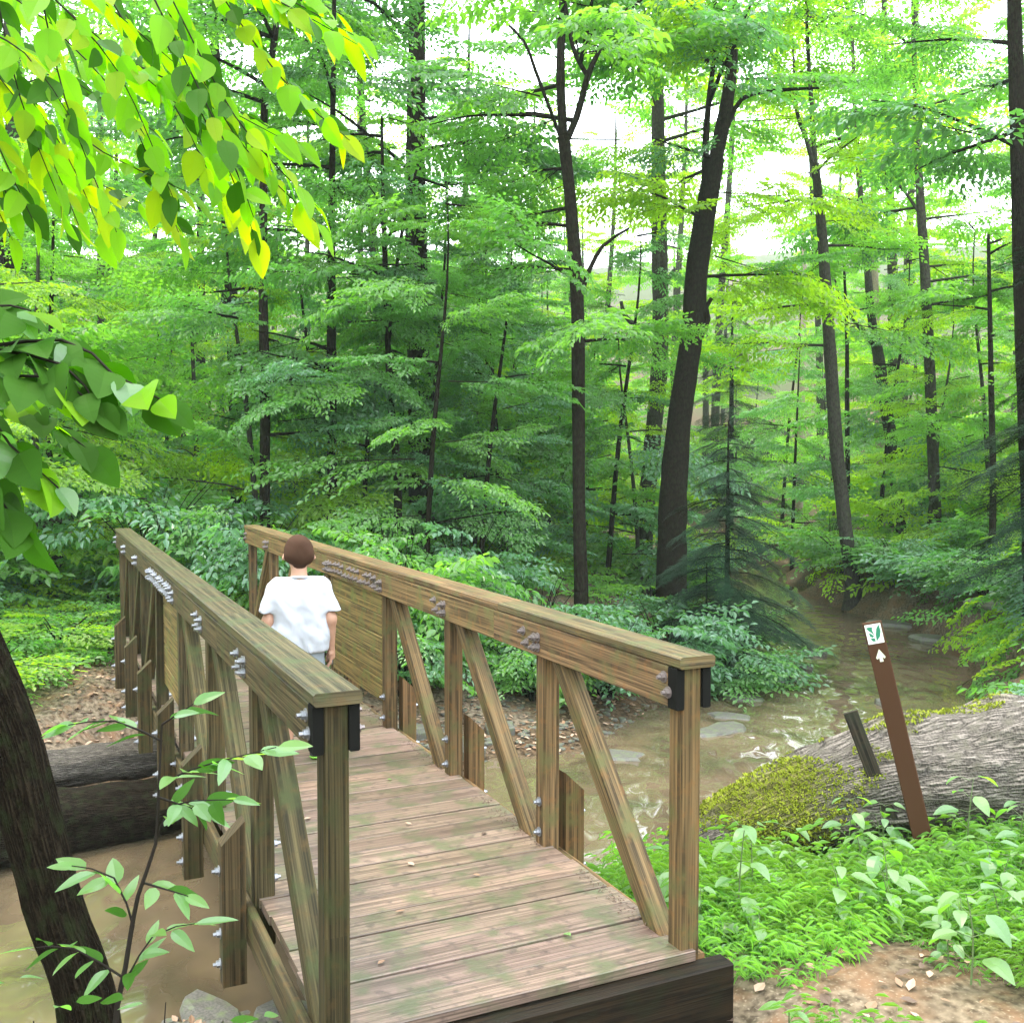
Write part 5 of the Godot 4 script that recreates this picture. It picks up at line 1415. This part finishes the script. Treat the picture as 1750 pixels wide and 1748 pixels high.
	for i in lowp.size():
		var q = lowp[i]
		var pl := thing("seedling", ["glossy seedling at the bottom left corner", "small leafy seedling below the thin sapling", "low seedling beside the bridge's left post", "tiny seedling under the bridge's left corner", "leafy seedling against the left picture edge"][i], "seedling", on(q[0], q[1]), rr(0, TAU))
		part(pl, "stem", tube([[0, -0.04, 0, 0.004], [0.02, q[2] * 0.6, 0.01, 0.003], [0.03, q[2], 0.03, 0.0012]], 5, 0.1, 0.0, Color.WHITE, 0.0, false), M.stem_dark)
		for k in 11:
			var a := k * 2.4; var y: float = q[2] * (0.35 + 0.065 * k)
			var d := Vector3(cos(a), rr(-0.1, 0.35), sin(a)).normalized()
			leaves_along(pl, [[0.02, y, 0.01], [0.02 + d.x * 0.09, y + d.y * 0.07, 0.01 + d.z * 0.09]], Vector3.ZERO, lance, [M.leaf_shade, M.leaf_mid], 0.045, 0.07, 0.3, 0.3)

# ------------------------------------------------------------------ ground cover
func herb(label: String, sd: int, h: float, pairs: int, leaf: float, m: Array, meshes: Array) -> Node3D:
	rng.seed = sd
	var t := thing("broadleaf_plant", label, "plant")
	part(t, "stem", tube([[0, -0.05, 0, 0.0045], [rr(-0.02, 0.02), h * 0.55, rr(-0.02, 0.02), 0.0035], [rr(-0.04, 0.04), h, rr(-0.04, 0.04), 0.0015]], 5, 0.1, 0.0, Color.WHITE, 0.0, false), M.stem_green)
	for i in pairs:
		var y := h * lerpf(0.3, 1.0, float(i) / maxf(1, pairs - 1))
		for k in 2:
			var a := i * 1.57 + k * PI + rr(-0.3, 0.3)
			var reach := leaf * rr(0.35, 0.7) * (1.2 - 0.7 * float(i) / pairs)
			var d := Vector3(cos(a), rr(0.15, 0.5), sin(a)).normalized()
			var p := Vector3(0, y, 0) + d * reach
			var ld := Vector3(cos(a), rr(-0.5, 0.05), sin(a)).normalized()
			var z := ld.cross(Vector3(rr(-0.3, 0.3), 1, rr(-0.3, 0.3))).normalized()
			var s := leaf * rr(0.75, 1.15) * (1.0 - 0.35 * float(i) / pairs)
			part(t, "leaf", meshes[rng.randi() % meshes.size()], m[rng.randi() % m.size()], Transform3D(Basis(ld, z.cross(ld), z).scaled(Vector3.ONE * s), p))
			part(t, "leaf_stalk", tube([[0, y, 0, 0.0016], [p.x, p.y, p.z, 0.001]], 4, 0.2, 0.0, Color.WHITE, 0.0, false), M.stem_green)
	return t

func make_groundcover() -> void:
	# broad-leaved plants round the log and the path
	var om := [big_leaf(0.6, 0.2, 0.2, 11), big_leaf(0.66, 0.3, 0.15, 12), big_leaf(0.55, 0.12, 0.25, 13)]
	var protos := []
	var kinds := [["tall", 0.42, 5], ["bushy", 0.26, 5], ["small", 0.14, 3], ["leafy", 0.33, 4]]
	for i in 4: protos.append(herb("", 921 + i, kinds[i][1], kinds[i][2], [0.125, 0.13, 0.095, 0.135][i], [M.leaf_herb, M.leaf_herb, M.leaf_light, M.leaf_mid], om))
	rng.seed = 931
	var spots := []
	for q in [[3.5, -4.1, 3], [3.75, -4.0, 0], [3.95, -3.85, 0], [4.25, -3.62, 0], [4.45, -3.5, 3], [4.3, -3.3, 0], [4.6, -3.2, 0], [4.75, -3.35, 3], [4.15, -3.25, 1], [3.65, -3.75, 1], [3.3, -3.85, 1], [2.75, -3.55, 0], [2.6, -3.75, 3], [2.95, -3.7, 0], [2.5, -3.5, 1], [2.65, -3.3, 2], [2.42, -3.15, 1], [4.5, -2.9, 3], [4.2, -2.7, 0], [3.95, -2.55, 3], [4.3, -2.4, 1], [3.6, -2.4, 1], [3.75, -2.2, 0], [4.05, -2.1, 3], [3.4, -2.05, 2], [2.45, -2.8, 2], [2.55, -2.5, 2], [2.25, -2.62, 2], [3.1, -3.3, 1], [3.4, -3.4, 3], [3.85, -3.1, 3], [3.6, -2.9, 1], [4.0, -2.9, 0], [4.9, -2.95, 0], [3.3, -2.9, 2], [3.2, -4.15, 1], [5.0, -3.3, 3], [5.2, -3.1, 0]]:
		spots.append(q)
	for i in 34: spots.append([rr(2.5, 5.2), rr(-4.1, -1.8), rng.randi() % 4])
	var used := {}
	var herbs := []
	for q in spots:
		var x: float = q[0] + rr(-0.04, 0.04); var z: float = q[1] + rr(-0.04, 0.04); var k: int = q[2]
		if absf(x - 2.75 - 0.12 * (z + 2.5)) < 0.28 and z > -3.2: continue
		var wh := "near the path's edge"
		if z < -3.45: wh = "in front of the mossy log"
		elif x > 3.9: wh = "in the grass at the lower right"
		elif x < 2.75: wh = "beside the bridge's right post"
		var lab: String = "%s broad-leaved green plant %s" % [kinds[k][0], wh]
		var grp: String = "broad-leaved plants " + wh
		var t: Node3D = protos[k]
		if used.has(k): t = copy(protos[k], lab, grp)
		else:
			used[k] = true
			t.set_meta("label", lab); t.set_meta("group", grp)
		t.position = on(x, z); t.rotation.y = rr(0, TAU); t.scale = Vector3.ONE * rr(0.75, 1.15)
		herbs.append(t)
	tell_apart(herbs)
	# grass: arching stems with narrow leaves
	var tufts := []
	for sd in 3:
		rng.seed = 940 + sd
		var v := PackedVector3Array(); var ix := PackedInt32Array()
		for i in 13:
			var a := rr(0, TAU); var h := rr(0.07, 0.2)
			var d := Vector3(cos(a), 0, sin(a))
			var b := Vector3(rr(-0.06, 0.06), 0, rr(-0.06, 0.06))
			for k in 6:
				var f := 0.25 + 0.75 * k / 5.0
				var p := b + Vector3.UP * h * f * (1.0 - 0.15 * f) + d * h * 0.7 * f * f
				var la := a + (1.2 if k % 2 == 0 else -1.2) * (1.0 - 0.4 * f) + rr(-0.2, 0.2)
				leaf_into(v, ix, p, Vector3(cos(la), rr(-0.1, 0.35), sin(la)).normalized(), Vector3(rr(-0.2, 0.2), 1, rr(-0.2, 0.2)).normalized(), rr(0.035, 0.07), rr(0.006, 0.0095), 0.4)
			strip_into(v, ix, b, b + Vector3.UP * h * 0.85 + d * h * 0.7, 0.001)
		tufts.append(mesh_of(arrays(v, ix)))
	rng.seed = 945
	var patches := []
	for k in 3:
		var one := []
		for i in 22:
			var a := i * 2.4; var rad := 0.42 * sqrt((i + 0.5) / 22.0) + rr(-0.05, 0.05)
			var q := rr(0.7, 1.25)
			one.append(Transform3D(Basis(Vector3.UP, rr(0, TAU)).scaled(Vector3(q, q * rr(0.8, 1.2), q)), Vector3(cos(a) * rad, 0, sin(a) * rad)))
		patches.append(joined([tufts[k]], one))
	rng.seed = 950
	var lists := [[], [], []]
	for i in 560:
		var x := rr(2.3, 7.5); var z := rr(-5.2, -0.6)
		var y := height(x, z)
		if y < -0.75: continue
		var d := noise_a.get_noise_2d(x * 3.5, z * 3.5 + 9)
		var pc := 3.0 + 0.10 * (z + 2.5)
		var near := exp(-pow((x - pc) / 0.48, 2)) * smooth(-3.6, -2.9, z)
		if d + rr(-0.15, 0.15) < -0.06 + near * 1.0: continue
		if x < 2.5 and z < -2.7: continue
		var s := rr(0.75, 1.15) * (1.0 - 0.4 * near)
		lists[rng.randi() % 3].append(Transform3D(Basis(Vector3.UP, rr(0, TAU)).scaled(Vector3(s, s * rr(0.8, 1.2), s)), Vector3(x, y - 0.004, z)))
	for k in 3:
		var g := scatter(self, "grass" if k == 0 else "grass_%03d" % k, patches[k], lists[k], [M.grass_blade, M.leaf_herb, M.leaf_light][k])
		tag(g, ["bright arching grass covering the bank by the path", "pale green grass mixed over the right bank", "yellow green grass sprigs among the plants"][k], "grass")
	# herbs over the far woodland floor
	rng.seed = 960
	var clumps := []
	for k in 3:
		var one := []
		for i in 9:
			var a := i * 2.4; var rad := 1.0 * sqrt((i + 0.3) / 9.0)
			var an := rr(0, TAU)
			var x := Vector3(cos(an), rr(0.1, 0.5), sin(an)).normalized()
			var z := x.cross(Vector3.UP).normalized()
			one.append(Transform3D(Basis(x, z.cross(x), z).scaled(Vector3.ONE * rr(0.34, 0.66)), Vector3(cos(a) * rad, rr(0.02, 0.22), sin(a) * rad)))
		clumps.append(joined(FAN, one))
	var ul := [[], [], []]
	for i in 950:
		var a := rr(-38, 38); var d := sqrt(rr(81.0, 676.0)) if i % 5 < 3 else sqrt(rr(676.0, 4200.0))
		var b := deg_to_rad(a + 25.1)
		var x := sin(b) * d; var z := -cos(b) * d
		var q := stream_at(x, z)
		var keep := ((1.6 if x > 7.4 else 2.5) if x > 2.2 else 3.2) if q.y < 0 else 0.6
		if q.x < keep: continue
		if absf(x - 1.46) < 1.5 and z > -12.2: continue
		if x < 2.0 and q.y < 0 and q.x < 4.2 and noise_a.get_noise_2d(x * 2.0, z * 2.0) < 0.0: continue
		var y := height(x, z)
		var nx := Vector3(1.0, height(x + 0.5, z) - height(x - 0.5, z), 0.0).normalized()
		var nz := Vector3(0.0, height(x, z + 0.5) - height(x, z - 0.5), 1.0).normalized()
		var sc := rr(0.85, 1.2) * (1.0 + smooth(24, 50, d) * 0.9)
		ul[rng.randi() % 3].append(Transform3D(Basis(nx, nz.cross(nx).normalized(), nz) * Basis(Vector3.UP, rr(0, TAU)).scaled(Vector3.ONE * sc), Vector3(x, y, z)))
	for k in 3:
		var g := scatter(self, "undergrowth" if k == 0 else "undergrowth_%03d" % k, leaf_colour(clumps[k], ["far_leaf_light", "far_leaf_mid", "far_leaf_yellow"][k]), ul[k], null)
		tag(g, ["light green undergrowth covering the woodland floor", "mid green undergrowth covering the woodland floor", "yellow green undergrowth covering the woodland floor"][k], "undergrowth")
	# dead leaves
	rng.seed = 970
	var dv := [PackedVector3Array(), PackedVector3Array(), PackedVector3Array()]; var di := [PackedInt32Array(), PackedInt32Array(), PackedInt32Array()]
	for i in 30000:
		var x := rr(-3.0, 9.5); var z := rr(-12.5, -1.5)
		var q := stream_at(x, z)
		if q.x < 0.12: continue
		if q.y > 0 and rng.randf() < 0.72: continue
		if x > 0.75 and x < 2.2 and z < -2.9 and z > -11.2 and rng.randf() < 0.7: continue
		var n := (Vector3(rr(-0.35, 0.35), 1, rr(-0.35, 0.35))).normalized()
		var xx := n.cross(Vector3(rr(-1, 1), 0, rr(-1, 1))).normalized()
		var s := rr(0.03, 0.075); var k := rng.randi() % 3
		leaf_into(dv[k], di[k], Vector3(x, height(x, z) + rr(0.004, 0.016), z), xx, n, s, s * 0.6, -0.15)
	for k in 3:
		var g := part(self, "leaf_litter" if k == 0 else "leaf_litter_%03d" % k, mesh_of(arrays(dv[k], di[k])), [M.dead_leaf, M.dead_leaf_pale, M.dead_leaf_dark][k])
		g.set_meta("kind", "stuff")
		tag(g, ["brown dead leaves strewn over the banks", "pale dead leaves strewn over the banks", "dark wet dead leaves strewn over the banks"][k], "dead leaves")

# ------------------------------------------------------------------ stones and sticks
func slab(sd: int, w: float, d: float, h: float) -> ArrayMesh:
	rng.seed = sd
	var n := 11; var v := PackedVector3Array(); var ix := PackedInt32Array()
	var rads := []
	for i in n: rads.append(rr(0.75, 1.15))
	for ring in [[1.0, -h], [1.04, h * 0.35], [0.93, h * 0.9], [0.5, h]]:
		for i in n:
			var a := TAU * i / n
			v.append(Vector3(cos(a) * rads[i] * w * 0.5 * ring[0], ring[1] + rr(-0.1, 0.1) * h, sin(a) * rads[i] * d * 0.5 * ring[0]))
	v.append(Vector3(0, h * 1.02, 0))
	for r in 3:
		for i in n:
			var j := (i + 1) % n
			ix.append_array([r * n + i, r * n + j, r * n + n + i, r * n + j, r * n + n + j, r * n + n + i])
	for i in n: ix.append_array([3 * n + i, 3 * n + (i + 1) % n, 4 * n])
	return mesh_of(arrays(v, ix, PackedVector3Array(), PackedVector2Array(), white(v.size())))

func white(n: int) -> PackedColorArray:
	var c := PackedColorArray()
	for i in n: c.append(Color.WHITE)
	return c

func make_stones() -> void:
	var rows := [[5.05, -8.45, 0.62, 0.36, 0.045, "flat mossy green stone at the gravel bar's water edge"], [6.55, -8.75, 0.75, 0.4, 0.05, "long flat grey slab on the gravel bar's tip"], [7.0, -9.2, 0.5, 0.3, 0.04, "thin slate slab behind the long flat slab"], [3.7, -9.0, 0.5, 0.4, 0.06, "greenish stone seen through the bridge's right truss"], [3.3, -9.5, 0.42, 0.3, 0.07, "dark stone at the foot of the shaded far bank"], [4.2, -9.3, 0.35, 0.28, 0.06, "small brown stone in the gravel bar's leaf litter"], [7.7, -9.9, 0.55, 0.35, 0.05, "dark slate slab by the stream's left edge"], [8.3, -10.6, 0.5, 0.3, 0.06, "stacked slate stone below the overhanging shrub"], [1.05, -4.9, 0.4, 0.28, 0.05, "wet stone on the near bank under the bridge's left side"], [0.75, -5.3, 0.5, 0.3, 0.05, "flat dark stone at the near water's edge"], [0.45, -4.7, 0.35, 0.25, 0.05, "small brown stone on the muddy near bank"], [12.4, -10.2, 0.9, 0.5, 0.08, "pale grey ledge stone on the right water's edge"], [11.7, -9.3, 0.8, 0.45, 0.08, "grey rock at the stream's right edge behind the log"], [12.9, -11.6, 0.9, 0.5, 0.09, "flat grey ledge under the right bank"], [13.4, -13.2, 0.9, 0.6, 0.08, "far grey ledge at the stream bend"], [9.0, -8.9, 0.25, 0.2, 0.07, "small dark stone breaking the stream's surface"], [9.6, -10.9, 0.22, 0.18, 0.07, "little wet stone in the middle of the stream"], [10.4, -11.6, 0.3, 0.22, 0.07, "dark stone in the upper stream below the bend"]]
	for i in rows.size():
		var r = rows[i]
		var y: float = maxf(height(r[0], r[1]), WATER_Y - 0.03)
		var s := part(self, numbered("stone"), slab(990 + i, r[2], r[3], r[4]), M.stone, Transform3D(Basis(Vector3.UP, rr(0, TAU)), Vector3(r[0], y + r[4] * 0.25, r[1])))
		tag(s, r[5], "stone")
	# loose shards along the bar, too many to tell apart
	rng.seed = 1010
	var list := []
	for i in 2600:
		var x := rr(2.4, 9.5); var z := rr(-12.0, -7.0)
		var q := stream_at(x, z)
		if q.y > 0 or q.x < 0.0 or q.x > 1.7: continue
		list.append(Transform3D(Basis(Vector3.UP, rr(0, TAU)) * Basis(Vector3.RIGHT, rr(-0.3, 0.3)).scaled(Vector3.ONE * rr(0.3, 1.2)), Vector3(x, height(x, z) + 0.004, z)))
	for i in 500:
		var x := rr(-1.0, 2.6); var z := rr(-5.6, -3.6)
		if stream_at(x, z).x < 0.0: continue
		list.append(Transform3D(Basis(Vector3.UP, rr(0, TAU)).scaled(Vector3.ONE * rr(0.4, 1.4)), Vector3(x, height(x, z) + 0.003, z)))
	var g := scatter(self, "gravel", slab(1011, 0.09, 0.06, 0.012), list, M.stone)
	tag(g, "slate shards and gravel along the stream's banks", "gravel")
	rng.seed = 1020
	for st in [[4.75, -8.35, 0.7, 0.2, "thin dark stick lying beside the flat mossy stone"], [6.3, -8.35, 0.8, -0.3, "dead branch lying on the gravel bar's tip"], [5.7, -9.2, 0.6, 0.6, "short stick in the gravel bar's dead leaves"], [7.3, -9.9, 0.9, 0.9, "dark stick along the shaded left bank"], [3.9, -9.4, 0.5, 1.4, "broken stick below the bridge's right truss"]]:
		var p := on(st[0], st[1])
		var k := thing("stick", st[4], "stick", p + Vector3(0, 0.02, 0), st[3])
		part(k, "wood", tube([[-st[2] / 2, 0, 0, 0.012], [0, 0.015, 0.03, 0.011], [st[2] / 2, 0.0, -0.02, 0.006]], 7, 0.08, 0.1), M.bark_dark)
		part(k, "side_twig", tube([[0.05, 0.012, 0.02, 0.007], [0.16, 0.03, 0.12, 0.003]], 5, 0.08, 0.1), M.bark_dark)
